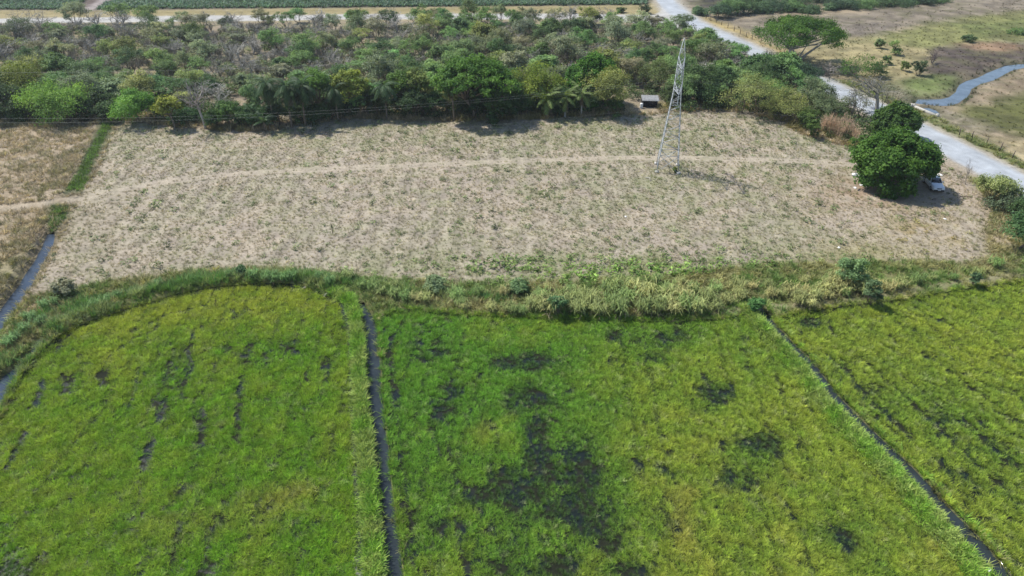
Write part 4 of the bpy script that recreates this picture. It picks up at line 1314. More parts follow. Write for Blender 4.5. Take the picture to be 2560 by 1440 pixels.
DG, MG, BG, YG, OL, GG = (.060, .125, .025), (.085, .160, .035), (.16, .285, .045), (.26, .29, .045), (.17, .20, .065), (.115, .150, .075)
TREES = [
    # name, label, base u, base v, top v, width px, kind, colour
    ('shade_tree', 'dark spreading tree topped with yellow-green foliage beside the light green feathery tree', 40, 272, 152, 190, 'round', (.19, .23, .04)),
    ('understorey_tree', 'dark tree with pale dead limbs under the yellow-topped tree', 25, 296, 205, 120, 'round', (.065, .11, .04)),
    ('feathery_tree', 'light green round feathery tree left of the ditch head', 162, 300, 198, 172, 'round', (.235, .40, .07)),
    ('dark_shrub', 'small dark green shrub between feathery tree and ditch head', 262, 290, 222, 70, 'tall', (.07, .12, .04)),
    ('bright_tree', 'bright green bushy tree at the right of the ditch head', 345, 308, 222, 118, 'round', (.15, .31, .05)),
    ('yellow_shrub', 'narrow yellow-green leafy shrub beside the leafless grey tree', 438, 320, 236, 66, 'tall', (.25, .29, .05)),
    ('round_shrub', 'mid green shrub right of the leafless grey tree', 572, 312, 248, 78, 'round', (.10, .19, .045)),
    ('broad_tree', 'fresh green tree behind the tall shaggy palms', 805, 290, 166, 110, 'round', (.10, .20, .035)),
    ('yellow_tree', 'yellow-green tree behind the single shaggy palm', 890, 288, 170, 96, 'tall', (.24, .29, .05)),
    ('leafy_tree', 'mid green tree right of the shaggy fan-like palm', 1002, 284, 176, 96, 'tall', (.12, .21, .04)),
    ('pale_tree', 'pale green narrow tree left of the great dark tree', 1062, 284, 170, 70, 'tall', (.22, .28, .08)),
    ('fill_tree', 'dark green tree filling the gap below the pale narrow tree', 1040, 294, 222, 90, 'round', (.06, .11, .04)),
    ('great_tree', 'great dark green flat-topped tree with bare inner limbs', 1192, 292, 136, 205, 'umbrella', (.10, .21, .03)),
    ('lower_tree', 'dark rounded tree under the right side of the great tree', 1235, 292, 176, 130, 'dense', (.05, .10, .03)),
    ('lime_tree', 'yellow-green tree right of the great dark tree', 1350, 274, 153, 138, 'round', (.22, .29, .045)),
    ('domed_tree', 'deep green domed tree behind the three coconut palms', 1488, 262, 131, 140, 'dense', (.085, .20, .028)),
    ('rounded_tree', 'olive rounded tree in front of the deep green dome', 1522, 288, 171, 122, 'round', (.29, .32, .10)),
    ('trailing_shrub', 'dark leafy column shrub at the foot of the olive tree', 1528, 293, 238, 52, 'shrub', (.07, .14, .035)),
    ('backing_tree', 'grey-green tree behind the dark shed', 1632, 226, 150, 110, 'scrub', (.13, .17, .06)),
    ('thicket_tree', 'dark green tree right of the pylon waist', 1745, 250, 160, 110, 'round', (.09, .15, .05)),
    ('spreading_tree', 'olive tree with open crown on the field corner', 1866, 284, 184, 160, 'scrub', (.31, .35, .115)),
    ('spreading_tree', 'lower olive tree right of the open-crowned olive tree', 1958, 304, 220, 118, 'scrub', (.31, .34, .11)),
    ('grey_shrub', 'grey-green shrub between the olive tree and the road', 2062, 286, 228, 100, 'scrub', (.16, .21, .10)),
    ('weed_shrub', 'small green shrub standing alone at the field corner', 2024, 345, 298, 38, 'shrub', (.12, .19, .045)),
    ('corner_shrub', 'green shrub left of the dry reed stand', 2016, 322, 272, 66, 'scrub', (.13, .20, .05)),
    ('mango_tree', 'dark green round tree on the verge behind the mango by the car', 2238, 345, 256, 104, 'dense', (.085, .16, .033)),
    ('mango_tree', 'large dense dark green mango tree shading the silver car', 2226, 464, 322, 194, 'dense', (.078, .165, .026)),
    ('umbrella_tree', 'wide umbrella-crowned tree with bare leaning limbs beside the road', 1988, 160, 38, 226, 'umbrella', (.085, .175, .028)),
    ('road_shrub', 'grey-green shrub left of the umbrella tree trunk', 1938, 185, 128, 84, 'scrub', (.13, .155, .075)),
    ('road_shrub', 'blue-green bush hiding the road under the umbrella tree', 1998, 214, 158, 110, 'round', (.075, .135, .075)),
    ('road_shrub', 'dark bush with pale blossom left of the blue-green bush', 1925, 195, 152, 66, 'round', (.07, .10, .06)),
    ('green_bush', 'bright green sprawling bush right of the umbrella tree', 2148, 198, 132, 118, 'shrub', (.10, .20, .035)),
    ('green_bush', 'small green bush joined to the sprawling bush', 2192, 196, 152, 52, 'shrub', (.08, .14, .05)),
    ('pasture_shrub', 'dark shrub standing near the burnt ground', 2287, 188, 146, 40, 'shrub', (0.085, 0.132, 0.062)),
    ('pasture_shrub', 'light green upright shrub on the tan pasture', 2238, 137, 99, 34, 'shrub', (0.232, 0.341, 0.109)),
    ('pasture_shrub', 'small round shrub beside the upright pasture shrub', 2199, 121, 97, 26, 'shrub', (0.186, 0.264, 0.109)),
    ('pasture_shrub', 'tiny green shrub below the upright pasture shrub', 2215, 162, 138, 24, 'shrub', (0.202, 0.279, 0.109)),
    ('pasture_shrub', 'green shrub left of the dark pasture shrub', 2258, 178, 152, 26, 'shrub', (0.186, 0.248, 0.078)),
    ('pasture_shrub', 'dark low shrub on the yellow pasture edge', 2418, 104, 84, 40, 'shrub', (0.109, 0.171, 0.070)),
    ('pasture_shrub', 'green shrub on the far yellow pasture', 2548, 86, 66, 54, 'shrub', (0.155, 0.248, 0.085)),
    ('pale_bush', 'pale yellow-flecked bush between the car and the road', 2478, 505, 430, 110, 'scrub', (.25, .30, .11)),
    ('shadow_bush', 'dark grey-green bush below the pale bush', 2510, 528, 470, 96, 'shrub', (.12, .16, .09)),
    ('green_thicket', 'deep green bush at the field corner below the road', 2545, 622, 520, 130, 'round', (.075, .15, .055)),
    ('green_thicket', 'feathery green bush above the deep green corner bush', 2590, 560, 480, 120, 'scrub', (.10, .17, .06)),
    ('bank_bush', 'tall feathery green bush on the paddy bank', 2112, 712, 630, 84, 'scrub', (.20, .31, .13)),
    ('bank_shrub', 'dark shrub on the paddy bank path', 2176, 758, 694, 46, 'scrub', (0.136, 0.209, 0.095)),
    ('bank_shrub', 'small dark shrub beside the right paddy path', 2432, 716, 682, 28, 'scrub', (0.126, 0.209, 0.095)),
    ('bank_shrub', 'dark green shrub at the head of the right ditch', 1890, 776, 742, 44, 'scrub', (0.105, 0.231, 0.073)),
    ('bank_shrub', 'dark leafy shrub among the cane clumps', 1388, 784, 734, 52, 'scrub', (0.126, 0.231, 0.095)),
    ('bank_shrub', 'blue-green shrub left of the cane clumps', 1090, 722, 690, 60, 'scrub', (0.251, 0.335, 0.167)),
    ('bank_shrub', 'dark low shrub above the middle cane row', 1290, 730, 700, 60, 'scrub', (0.188, 0.293, 0.126)),
    ('bank_shrub', 'rounded green shrub at the left paddy bank', 606, 694, 664, 26, 'scrub', (0.147, 0.251, 0.105)),
    ('bank_shrub', 'grey-green shrub on the dry bank beside the left ditch', 165, 735, 696, 60, 'scrub', (0.335, 0.335, 0.209)),
    # trees standing up against the far road
    ('roadside_tree', 'grey-green tree standing against the gravel road, far corner', 50, 92, 40, 90, 'scrub', (.13, .18, .09)),
    ('roadside_tree', 'tallest feathery green tree rising over the gravel road', 390, 100, 30, 74, 'scrub', (.11, .175, .075)),
    ('roadside_tree', 'yellowish green tree right of the tallest feathery tree', 490, 112, 48, 60, 'scrub', (.14, .20, .06)),
    ('roadside_tree', 'dark crooked tree rising over the gravel road', 970, 70, 25, 56, 'scrub', (.075, .13, .055)),
    ('roadside_tree', 'open-crowned tree rising over the gravel road', 1120, 72, 29, 66, 'wispy', (.12, .16, .08)),
    ('roadside_tree', 'rounded shrub tree over the gravel road near the junction', 1486, 62, 29, 40, 'scrub', (.11, .16, .075)),
    ('roadside_tree', 'small dark crown against the road near the crooked tree', 800, 66, 38, 34, 'scrub', (.10, .14, .07)),
    ('roadside_tree', 'rounded grey tree against the gravel road', 565, 72, 38, 42, 'scrub', (.12, .16, .09)),
    ('junction_shrub', 'dark shrub at the crop corner by the junction', 1612, 33, 10, 36, 'shrub', (.07, .11, .05)),
    ('junction_shrub', 'small green shrub left of the crop corner shrub', 1552, 32, 17, 26, 'shrub', (.11, .15, .06)),
    ('junction_shrub', 'small round shrub on the crop verge', 1430, 34, 21, 22, 'shrub', (.13, .16, .07)),
    ('junction_shrub', 'dark little shrub on the crop verge', 1260, 28, 20, 14, 'shrub', (.07, .09, .04)),
]
for i, (nm, lab, u, vb, vt, wd, kd, col) in enumerate(TREES):
    place_tree(nm, lab, 'shrub' if ('shrub' in nm or 'bush' in nm or nm == 'green_thicket') else 'tree', u, vb, vt, wd, kd, col, 1000 + i,
               'palebark' if nm == 'umbrella_tree' else 'bark', leafmul=.55 if nm == 'bank_shrub' else .7 if nm == 'bank_bush' else 1.7 if wd > 150 else (1.3 if wd > 85 else 1.0))

r4 = np.random.default_rng(11)
UO = ['first', 'second', 'third', 'fourth', 'fifth', 'sixth', 'seventh', 'eighth', 'ninth', 'tenth', 'eleventh', 'twelfth']
NEAR = [(280, 'at the ditch head'), (470, 'between bright tree and leafless tree'), (545, 'beside the leafless grey tree'), (640, 'left of the palm cluster'), (700, 'under the first tall palm'), (745, 'under the palm cluster'), (800, 'right of the palm cluster'), (862, 'under the single shaggy palm'),
        (915, 'below the yellow-green tree'), (945, 'left of the fan-like palm'), (1000, 'right of the fan-like palm'), (1085, 'left of the slender palm'), (1160, 'under the left of the great tree'), (1215, 'under the middle of the great tree'), (1270, 'under the right of the great tree'),
        (1320, 'left of the coconut palms'), (1395, 'behind the first coconut palm'), (1435, 'behind the middle coconut palm'), (1480, 'left of the olive rounded tree'), (1690, 'behind the pylon'), (1775, 'right of the pylon'), (110, 'under the feathery tree, left'), (205, 'under the feathery tree, right'), (60, 'under the yellow-topped tree')]
for i, (u, lab) in enumerate(NEAR):
    vb = float(np.interp(u, [0, 250, 330, 520, 700, 900, 1140, 1340, 1600, 1800], [300, 302, 304, 316, 312, 286, 292, 284, 266, 268])) + r4.uniform(-5, 3)
    place_tree('understorey_shrub', 'dark understorey shrub ' + lab, 'shrub', u, vb, vb - r4.uniform(38, 66), r4.uniform(56, 90), 'round', tuple(np.array((.062, .115, .036)) * r4.lognormal(0, .07, 3)), 2500 + i, group='understorey along the treeline')

# hedge along the far side of the brown pasture
HEDGE = [(1748, 38, 16, 34), (1795, 45, 8, 48), (1828, 36, -4, 52), (1860, 34, 2, 46), (1905, 30, 4, 52), (1940, 26, -4, 60), (1975, 26, 0, 50), (2022, 31, 10, 50), (2075, 24, 8, 30), (2110, 20, -6, 60), (2150, 18, -10, 64),
         (2200, 14, -12, 60), (2250, 12, -14, 60), (2300, 8, -16, 56), (2340, 4, -16, 50), (1880, 12, -22, 60), (1990, 8, -24, 70), (2060, 4, -26, 70)]
HL = ['pale green bush by the road bend', 'dark round bush at the fence corner', 'bright feathery bush', 'tall green bush with drooping sprays', 'low green bush behind the fence posts', 'broad blue-green bush', 'ragged green bush',
      'low rounded bush nearest the brown field', 'small grey-green bush with open twigs', 'dark broad bush', 'dense dark bush', 'dark bush with a flat top', 'thin dark bush', 'low dark bush', 'last dark bush of the hedge',
      'dark bush behind the feathery one', 'tall dark bush behind the ragged one', 'dark bush at the back edge']
for i, (u, vb, vt, wd) in enumerate(HEDGE):
    place_tree('hedge_bush', HL[i] + ' in the hedge beyond the brown pasture', 'bush', u, vb, vt, wd * 1.35, 'round', [(.13, .21, .10), (.09, .15, .08), (.15, .25, .09), (.11, .18, .08)][i % 4], 1500 + i, group='hedge beyond the brown pasture')

BARE = [
    ('leafless_tree', 'leafless pale grey tree at the field edge beside the yellow-green shrub', 514, 322, 196, 92, (.34, .30, .27), 1, 1.0),
    ('leafless_tree', 'tall leafless grey tree leaning over the road near the creek', 2192, 278, 178, 170, (.27, .255, .22), 1, 1.0),
    ('leafless_tree', 'thin leafless tree left of the grey tree over the road', 2128, 292, 210, 90, (.24, .22, .19), 1, .8),
    ('leafless_tree', 'pale leafless tree in the scrub right of the pylon top', 1800, 165, 108, 84, (.40, .34, .31), 1, 1.0),
    ('leafless_tree', 'pale grey leafless tree in the scrub left of the pylon', 1585, 160, 118, 66, (.36, .34, .31), 1, 1.0),
    ('dead_limb_tree', 'white dead tree at the foot of the dark spreading tree', 16, 300, 232, 48, (.50, .46, .42), 1, .5),
    ('leafless_shrub', 'leafless grey shrub right of the umbrella tree trunk', 2062, 192, 148, 70, (.30, .26, .22), 3, 1.0),
    ('leafless_shrub', 'grey leafless shrub on the edge of the burnt ground', 2330, 158, 112, 48, (.24, .19, .17), 3, 1.0),
    ('leafless_shrub', 'wiry leafless sapling between the car and the road', 2412, 462, 398, 60, (.36, .32, .27), 3, 1.0),
    ('leafless_shrub', 'leafless branch heap at the junction end of the gravel road', 1620, 84, 56, 40, (.30, .27, .24), 3, .9),
]
for i, (nm, lab, u, vb, vt, wd, col, st, tw) in enumerate(BARE):
    place_bare(nm, lab, 'shrub' if 'shrub' in nm else 'tree', u, vb, vt, wd, col, 1600 + i, st, tw)

# thin grey-green canopy on the half-bare tree over the road
for lab, u, vb, vt, wd in (('sparse grey-green tree growing through the leafless tree over the road', 2215, 285, 196, 130), ('sparse grey-green tree beside the thin leafless tree', 2140, 296, 224, 90)):
    place_tree('sparse_tree', lab, 'tree', u, vb, vt, wd, 'wispy', (.19, .20, .12), int(1700 + u), leafmul=.7)

# the scrub thicket: individual thorn trees and leafless shrubs ----------------------------------
r2 = np.random.default_rng(77)
PROT = []
for i in range(9):
    PROT.append(('thorn_tree', make_tree(1800 + i, 4.6, 2.7, 'scrub')))
for i in range(5):
    PROT.append(('thorn_tree', make_tree(1820 + i, 4.4, 2.5, 'wispy')))
for i in range(4):
    PROT.append(('thorn_tree', make_tree(1840 + i, 4.0, 2.5, 'round')))
PM = [(a.mesh('trunk'), b.mesh('crown')) for _, (a, b) in PROT]
for a, b in PM:
    a.materials.append(M['bark'])
    b.materials.append(M['leaf'])
BM = []
for i in range(6):
    mb = bare_mesh(1900 + i, 4.0, 2.4, 4 if i % 2 else 1, 1.0, .07)
    V = np.vstack(mb.v)
    s = 2.3 / max(np.percentile(np.abs(V[:, :2]), 97), .1)
    mb.v = [V * np.array([s, s, 1])]
    me = mb.mesh('leafless_thorn')
    me.materials.append(M['twig'])
    BM.append(me)
tk_lo, tk_hi = thicket.min(0), thicket.max(0)
cand = np.column_stack([r2.uniform(-175, 80, 9000), r2.uniform(118, 200, 9000)])
cu, cv = PX(cand[:, 0], cand[:, 1])
okk = (sdf(thicket, *cand.T) < -2.6) & (sdf(dry_field[::2], *cand.T) > 3.0) & (cu > -70) & (cu < 2030) & (cv < 285)
dens = np.where(cv > 240, .5, 1.0) * (1 - .9 * (ell(cu, cv, 940, 112, 60, 38) + ell(cu, cv, 340, 205, 120, 12)))
okk &= r2.uniform(0, 1, len(cand)) < dens
okk &= ~((np.abs(cand[:, 0] - 24.5) < 7) & (cand[:, 1] < 139))
cand = cand[okk]
acc = np.zeros((0, 2))
for p in cand:
    md = 4.6 + .010 * max(0, p[1] - 120)
    if len(acc) == 0 or np.min(np.hypot(*(acc - p).T)) > md:
        acc = np.vstack([acc, p])
tu, tv = PX(acc[:, 0], acc[:, 1])
p_bare = np.where(tu < 850, .56, np.where(tu < 1500, .34, .20)) * (1 - .8 * sst(170, 225, tv))
isb = r2.uniform(0, 1, len(acc)) < p_bare
nt_ = np.where(~isb)[0]
if len(nt_) > 262:                      # keep the ones that show largest
    nt_ = nt_[np.argsort(acc[nt_, 1])[:262]]
nb_ = np.where(isb)[0][:210]


def where_old(u, v):
    a = 'over the ditch head' if u < 330 else ('behind the shaggy palms' if u < 900 else ('behind the great dark tree' if u < 1350 else ('behind the coconut palms' if u < 1620 else 'around the pylon')))
    b = 'by the gravel road' if v < 95 else ('in mid thicket' if v < 165 else 'near the field side')
    return a, b


MARKS = [(70, 'above the yellow-topped tree'), (210, 'above the feathery tree'), (330, 'above the ditch head'), (460, 'above the yellow-green shrub'), (560, 'above the leafless grey tree'), (690, 'left of the palm cluster'), (800, 'above the palm cluster'),
         (930, 'above the yellow-green tree'), (1050, 'above the fan-like palm'), (1180, 'above the great dark tree'), (1300, 'right of the great dark tree'), (1420, 'above the lime tree'), (1540, 'above the deep green dome'),
         (1640, 'above the shed'), (1730, 'behind the pylon'), (1830, 'right of the pylon'), (9999, 'beside the road')]


def where(u, v):
    a = next(m for q, m in MARKS if u < q)
    b = 'by the gravel road' if v < 85 else ('behind mid thicket' if v < 120 else ('in mid thicket' if v < 160 else ('before mid thicket' if v < 205 else 'near the field')))
    return a, b


USED = {}


def unique(lab):
    USED[lab] = USED.get(lab, 0) + 1
    return lab if USED[lab] == 1 else lab + [', farther right', ', third along', ', fourth along', ', fifth along', ', sixth along'][min(USED[lab] - 2, 4)]


HUES = [('grey-green', (.185, .225, .125)), ('mid green', (.14, .225, .075)), ('yellowish', (.225, .26, .085)), ('dusty olive', (.215, .22, .13)), ('dark green', (.09, .155, .06))]
zs = H(acc[:, 0], acc[:, 1])
for i in sorted(nt_, key=lambda q: tu[q]):
    u, v = tu[i], tv[i]
    pr = [.34, .22, .12, .22, .10] if u < 900 else [.24, .34, .12, .12, .18]
    if v > 170:
        pr = [.15, .36, .12, .07, .30]
    q = r2.choice(5, p=pr)
    nm, col = HUES[q]
    col = np.array(col) * r2.lognormal(0, .05, 3) * r2.lognormal(.30, .15)
    kk = int(r2.choice(len(PM), p=np.array([1.0] * 9 + [.8 if u < 1000 else .3] * 5 + [.35 if v < 150 else 1.1] * 4) / sum([1.0] * 9 + [.8 if u < 1000 else .3] * 5 + [.35 if v < 150 else 1.1] * 4)))
    s = r2.uniform(.80, 1.35) * (1.0 if v < 150 else 1.08)
    a, b = where(u, v)
    o = empty('thorn_tree', (acc[i, 0], acc[i, 1], zs[i]), r2.uniform(0, 6.28), (s, s * r2.uniform(.85, 1.15), s * r2.uniform(.75, 1.1)))
    sw = 'small ' if s < .95 else ('large ' if s > 1.22 else '')
    tag(o, unique(f'{sw}{nm} thorn tree {b}, {a}'.replace('small small', 'small')), 'tree', 'thorn trees of the scrub thicket')
    link('trunk', PM[kk][0], None, o)
    link('crown', PM[kk][1], None, o, tuple(np.clip(col, .02, .6)))
for i in sorted(nb_, key=lambda q: tu[q]):
    s = r2.uniform(.85, 1.5)
    a, b = where(tu[i], tv[i])
    o = link('leafless_shrub', BM[int(r2.integers(6))], None, None, tuple(np.array([.35, .33, .285]) * r2.lognormal(0, .15)))
    o.location = (acc[i, 0], acc[i, 1], zs[i])
    o.rotation_euler = (0, 0, r2.uniform(0, 6.28))
    o.scale = (s, s, s * r2.uniform(.7, 1.0))
    tag(o, unique(f'leafless grey thorn shrub {b}, {a}'), 'shrub', 'leafless shrubs of the scrub thicket')

# ------------------------------------------------------------------ palms
def frond_mesh(L, droop, wid, n=15, seed=0):
    r = np.random.default_rng(seed)
    mb = MB()
    t = np.linspace(0, 1, 9)
    P = np.column_stack([L * (t - .18 * droop * t ** 3), np.zeros(9), L * (.10 * t - .5 * droop * t ** 2)])
    mb.tube(P, np.linspace(.035, .012, 9), 3, .7, False)
    for i in range(n):
        q = .10 + .9 * (i + .5) / n
        p = np.array([np.interp(q, t, P[:, k]) for k in range(3)])
        p2 = np.array([np.interp(min(1, q + .06), t, P[:, k]) for k in range(3)])
        d = (p2 - p) / (np.linalg.norm(p2 - p) + 1e-9)
        ll = wid * math.sin(math.pi * (.12 + .82 * q)) ** .7 * r.uniform(.85, 1.1)
        for s in (-1, 1):
            tip = p + np.array([0, s, 0]) * ll * .85 + d * ll * .55 + np.array([0, 0, -ll * (.25 + .3 * droop) * r.uniform(.7, 1.4)])
            w_ = d * L / n * .42
            m_ = (p + tip) / 2 + np.array([0, 0, .05 * ll])
            mb.add([p - w_, p + w_, m_ + w_ * .9, m_ - w_ * .9, tip + w_ * .15, tip - w_ * .15], [(0, 1, 2, 3), (3, 2, 4, 5)], r.uniform(.2, .8))
    return mb


FR = {}
for key, (L, dr_, wd) in dict(coco=(2.9, .75, .62), shag=(3.0, 1.55, .72), young=(2.2, .8, .5)).items():
    FR[key] = []
    for i in range(3):
        me = frond_mesh(L, dr_ * (.85 + .2 * i), wd, 15, 40 + i).mesh('frond')
        me.materials.append(M['leaf'])
        FR[key].append(me)


def palm(label, u, vb, hz, style, col, seed, nf, lean=(0, 0), scale=1.0, dead=4):
    r = np.random.default_rng(seed)
    p = G(u, vb)
    z0 = float(H(p[0:1], p[1:2])[0])
    o = empty('palm_tree', (p[0], p[1], z0))
    tag(o, label, 'palm')
    top = np.array([lean[0], lean[1], hz])
    mb = MB()
    t = np.linspace(0, 1, 7)
    P = np.column_stack([top[0] * t ** 1.6, top[1] * t ** 1.6, -.1 + (hz + .1) * t])
    rr = np.interp(t, [0, .12, 1], [.24, .16, .12]) * (1 if style != 'young' else .9)
    mb.tube(P, rr, 8, .5)
    for k in range(int(hz / .35)):        # leaf-scar rings
        q = (k + .5) / (hz / .35)
        c = np.array([np.interp(q, t, P[:, j]) for j in range(3)])
        mb.tube([c - (0, 0, .025), c + (0, 0, .025)], np.interp(q, t, rr) * 1.12, 8, .5)
    link('trunk', mb.mesh('trunk'), M['palebark' if style == 'coco' else 'bark'], o)
    for i in range(nf):
        f = i / max(1, nf - 1)
        pitch = {'coco': 68 - 105 * f, 'shag': 60 - 148 * f ** .75, 'young': 72 - 65 * f}[style] + r.normal(0, 7)
        fo = link('frond', FR[style][int(r.integers(3))], None, o, tuple(np.array(col) * r.lognormal(0, .12)))
        fo.location = tuple(top)
        fo.rotation_euler = (0, -R(pitch), i * 2.39996 + r.normal(0, .15))
        s = scale * r.uniform(.85, 1.1)
        fo.scale = (s, s, s)
    for i in range(dead):
        fo = link('dead_frond', FR['shag'][int(r.integers(3))], None, o, tuple(np.array((.23, .18, .12)) * r.lognormal(0, .15)))
        fo.location = (top[0], top[1], hz - .25)
        fo.rotation_euler = (0, R(r.uniform(50, 78)), i * 2.1 + r.normal(0, .3))
        s = scale * r.uniform(.7, .95)
        fo.scale = (s, s, s)
        fo['label'] = 'dry brown hanging frond'
    return o


PD, PL = (.055, .10, .04), (.16, .22, .065)
palm('tall shaggy palm with hanging skirt, first of the dark palm cluster', 688, 316, 7.4, 'shag', PD, 1, 32, (-.2, .1), 1.1, 9)
palm('shaggy palm in the middle of the dark palm cluster', 730, 318, 7.0, 'shag', PD, 2, 32, (.2, 0), 1.1, 9)
palm('shaggy palm at the right of the dark palm cluster', 764, 314, 7.0, 'shag', PD, 3, 32, (.4, .2), 1.15, 9)
palm('low dark palm with pale new fronds before the palm cluster', 664, 328, 1.6, 'young', (.065, .11, .045), 4, 14, (0, 0), 1.0, 2)
palm('short bushy palm left of the low dark palm', 592, 320, 1.6, 'young', (.13, .18, .06), 5, 12, (0, 0), .85, 2)
palm('single shaggy palm before the yellow-green tree', 846, 302, 5.6, 'shag', PD, 6, 26, (0, 0), .95, 7)
palm('shaggy fan-like palm with long hanging skirt', 968, 296, 5.8, 'shag', (.08, .135, .06), 7, 30, (0, 0), 1.0, 9)
palm('slender palm with brown skirt and pale trunk before the great tree', 1136, 301, 6.6, 'shag', (.08, .14, .05), 8, 24, (-.5, 0), .85, 10)
palm('leftmost of the three coconut palms, one frond arching to the ground', 1366, 294, 3.5, 'coco', PL, 9, 18, (.1, 0), 1.12, 3)
palm('middle coconut palm of the three at the field edge', 1412, 294, 3.7, 'coco', PL, 10, 17, (.1, 0), 1.1, 3)
palm('rightmost coconut palm of the three, with the thinnest trunk', 1453, 291, 4.1, 'coco', PL, 11, 15, (-.1, 0), 1.0, 3)
palm('young palm in the shade behind the low dark palm', 628, 312, 2.4, 'young', (.08, .14, .05), 12, 12, (0, 0), .9, 1)

# ------------------------------------------------------------------ cane and tall grass clumps on the bank
def cane_mesh(seed, n, hgt, spread, dry):
    r = np.random.default_rng(seed)
    st, lf = MB(), MB()
    for i in range(n):
        a, d = r.uniform(0, 6.28), spread * math.sqrt(r.uniform())
        b = np.array([math.cos(a) * d, math.sin(a) * d, -.05])
        h = hgt * r.uniform(.6, 1.0)
        top = b + np.array([math.cos(a) * .16 * h + r.normal(0, .08) * h, math.sin(a) * .16 * h + r.normal(0, .08) * h, h * .75])
        st.tube([b, (b + top) / 2, top], [.022, .02, .012], 3, r.uniform(0, 1), False)
        for k in range(7):
            q = r.uniform(.3, 1)
            p = b + (top - b) * q
            a2 = r.uniform(0, 6.28)
            out = np.array([math.cos(a2), math.sin(a2), 0])
            L = hgt * r.uniform(.28, .5)
            up = r.uniform(.5, 1.2)
            pts = [p, p + out * L * .4 + np.array([0, 0, L * .5 * up]), p + out * L * .85 + np.array([0, 0, L * (.45 * up - .25)])]
            sd_ = np.array([-out[1], out[0], 0])
            V = []
            for pp, w_ in zip(pts, (.075, .065, .01)):
                V += [pp - sd_ * w_ / 2, pp + sd_ * w_ / 2]
            lf.add(V, [(0, 1, 3, 2), (2, 3, 5, 4)], r.uniform(0, 1) if q > .45 else r.uniform(.7, 1.0))
    # dry litter leaves at the foot
    ft = MB()
    for i in range(int(n * .9)):
        a, d = r.uniform(0, 6.28), spread * r.uniform(.4, 1.6)
        p = np.array([math.cos(a) * d, math.sin(a) * d, .03])
        a2 = a + r.normal(0, 1)
        out = np.array([math.cos(a2), math.sin(a2), 0])
        sd_ = np.array([-out[1], out[0], 0])
        L = r.uniform(.3, .7)
        pts = [p + np.array([0, 0, r.uniform(.1, .4)]), p + out * L * .6 + np.array([0, 0, .2]), p + out * L]
        V = []
        for pp, w_ in zip(pts, (.05, .045, .01)):
            V += [pp - sd_ * w_ / 2, pp + sd_ * w_ / 2]
        ft.add(V, [(0, 1, 3, 2), (2, 3, 5, 4)], r.uniform(0, 1))
    ms = []
    for nm, mb, mt in (('stalks', st, 'twig'), ('leaves', lf, 'leaf'), ('dry_leaves', ft, 'leaf')):
        me = mb.mesh(nm)
        me.materials.append(M[mt])
        ms.append(me)
    return ms


CANE = [cane_mesh(2000 + i, 26, 2.3, .55, 0) for i in range(5)]
CLUMPS = []
for u, v, s in [(1330, 770, .95), (1352, 745, .8), (1376, 782, 1.15), (1405, 770, 1.0), (1430, 755, .9), (1448, 784, 1.1), (1475, 760, 1.0), (1500, 786, .95), (1520, 742, 1.0), (1528, 770, .9), (1553, 786, 1.1), (1570, 758, 1.0),
                (1598, 782, 1.0), (1612, 748, 1.15), (1640, 786, .95), (1655, 760, 1.05), (1680, 784, 1.0), (1700, 752, 1.1), (1716, 778, 1.05), (1745, 784, 1.0), (1762, 758, .9), (1540, 725, 1.0), (1588, 735, .85), (1670, 732, .9), (1730, 735, .8)]:
    CLUMPS.append((u, v, s, 'green cane clump in the thick middle stand', 'cane clumps along the middle paddy'))
for u, v, s in [(1015, 750, .6), (1035, 752, .65), (1070, 757, .6), (985, 742, .65), (955, 735, .6), (1150, 766, .65), (1165, 770, .55), (1232, 778, .6), (1265, 782, .65), (1290, 780, .6), (1305, 784, .55), (940, 725, .55), (910, 718, .5)]:
    CLUMPS.append((u, v, s, 'short cane tuft left of the thick stand', 'thin row of cane tufts'))
for u, v, s in [(1970, 740, .8), (1985, 762, .85), (1998, 738, .75), (2030, 748, .85), (2020, 770, .75), (2060, 735, .9), (2085, 722, .95), (2105, 738, .8), (2135, 730, .9), (2150, 720, .8), (2195, 728, .7), (2215, 732, .65), (2235, 726, .6), (1830, 725, .6), (1850, 735, .6), (1880, 722, .55)]:
    CLUMPS.append((u, v, s, 'straw-coloured cane clump near the feathery bush', 'cane clumps around the feathery bush'))
for u, v, s in [(585, 697, .5), (640, 700, .6), (665, 702, .6), (690, 704, .65), (715, 704, .6), (735, 702, .55), (800, 705, .55), (825, 712, .6), (120, 770, .6), (80, 800, .6), (105, 815, .6), (60, 830, .55), (140, 760, .5), (300, 745, .5), (240, 770, .5), (270, 758, .5), (20, 870, .6), (40, 850, .55), (400, 715, .45)]:
    CLUMPS.append((u, v, s, 'blue-green tall grass clump beside left paddy', 'tall grass clumps along the left paddy'))
r3 = np.random.default_rng(5)
EDGE = smooth_line(np.array([(880, 704), (1000, 724), (1120, 736), (1240, 742), (1330, 728), (1500, 720), (1650, 716), (1800, 722), (1950, 716), (2080, 702), (2250, 706)], float), 30.0)
for i in np.linspace(0, len(EDGE) - 1, 20).astype(int):
    CLUMPS.append((EDGE[i, 0] + r3.normal(0, 10), EDGE[i, 1] + r3.normal(0, 7), r3.uniform(.45, .85), 'ragged reed tuft on the stubble edge', 'ragged reed tufts along the stubble edge'))
EDGE = smooth_line(np.array([(1760, 775), (1850, 752), (1960, 752), (2080, 745), (2200, 728), (2330, 706), (2450, 684), (2560, 668)], float), 30.0)
for i in np.linspace(0, len(EDGE) - 1, 20).astype(int):
    CLUMPS.append((EDGE[i, 0] + r3.normal(0, 10), EDGE[i, 1] + r3.normal(0, 7), r3.uniform(.4, .8), 'weedy grass tuft above the right paddy path', 'weedy tufts above the right paddy path'))
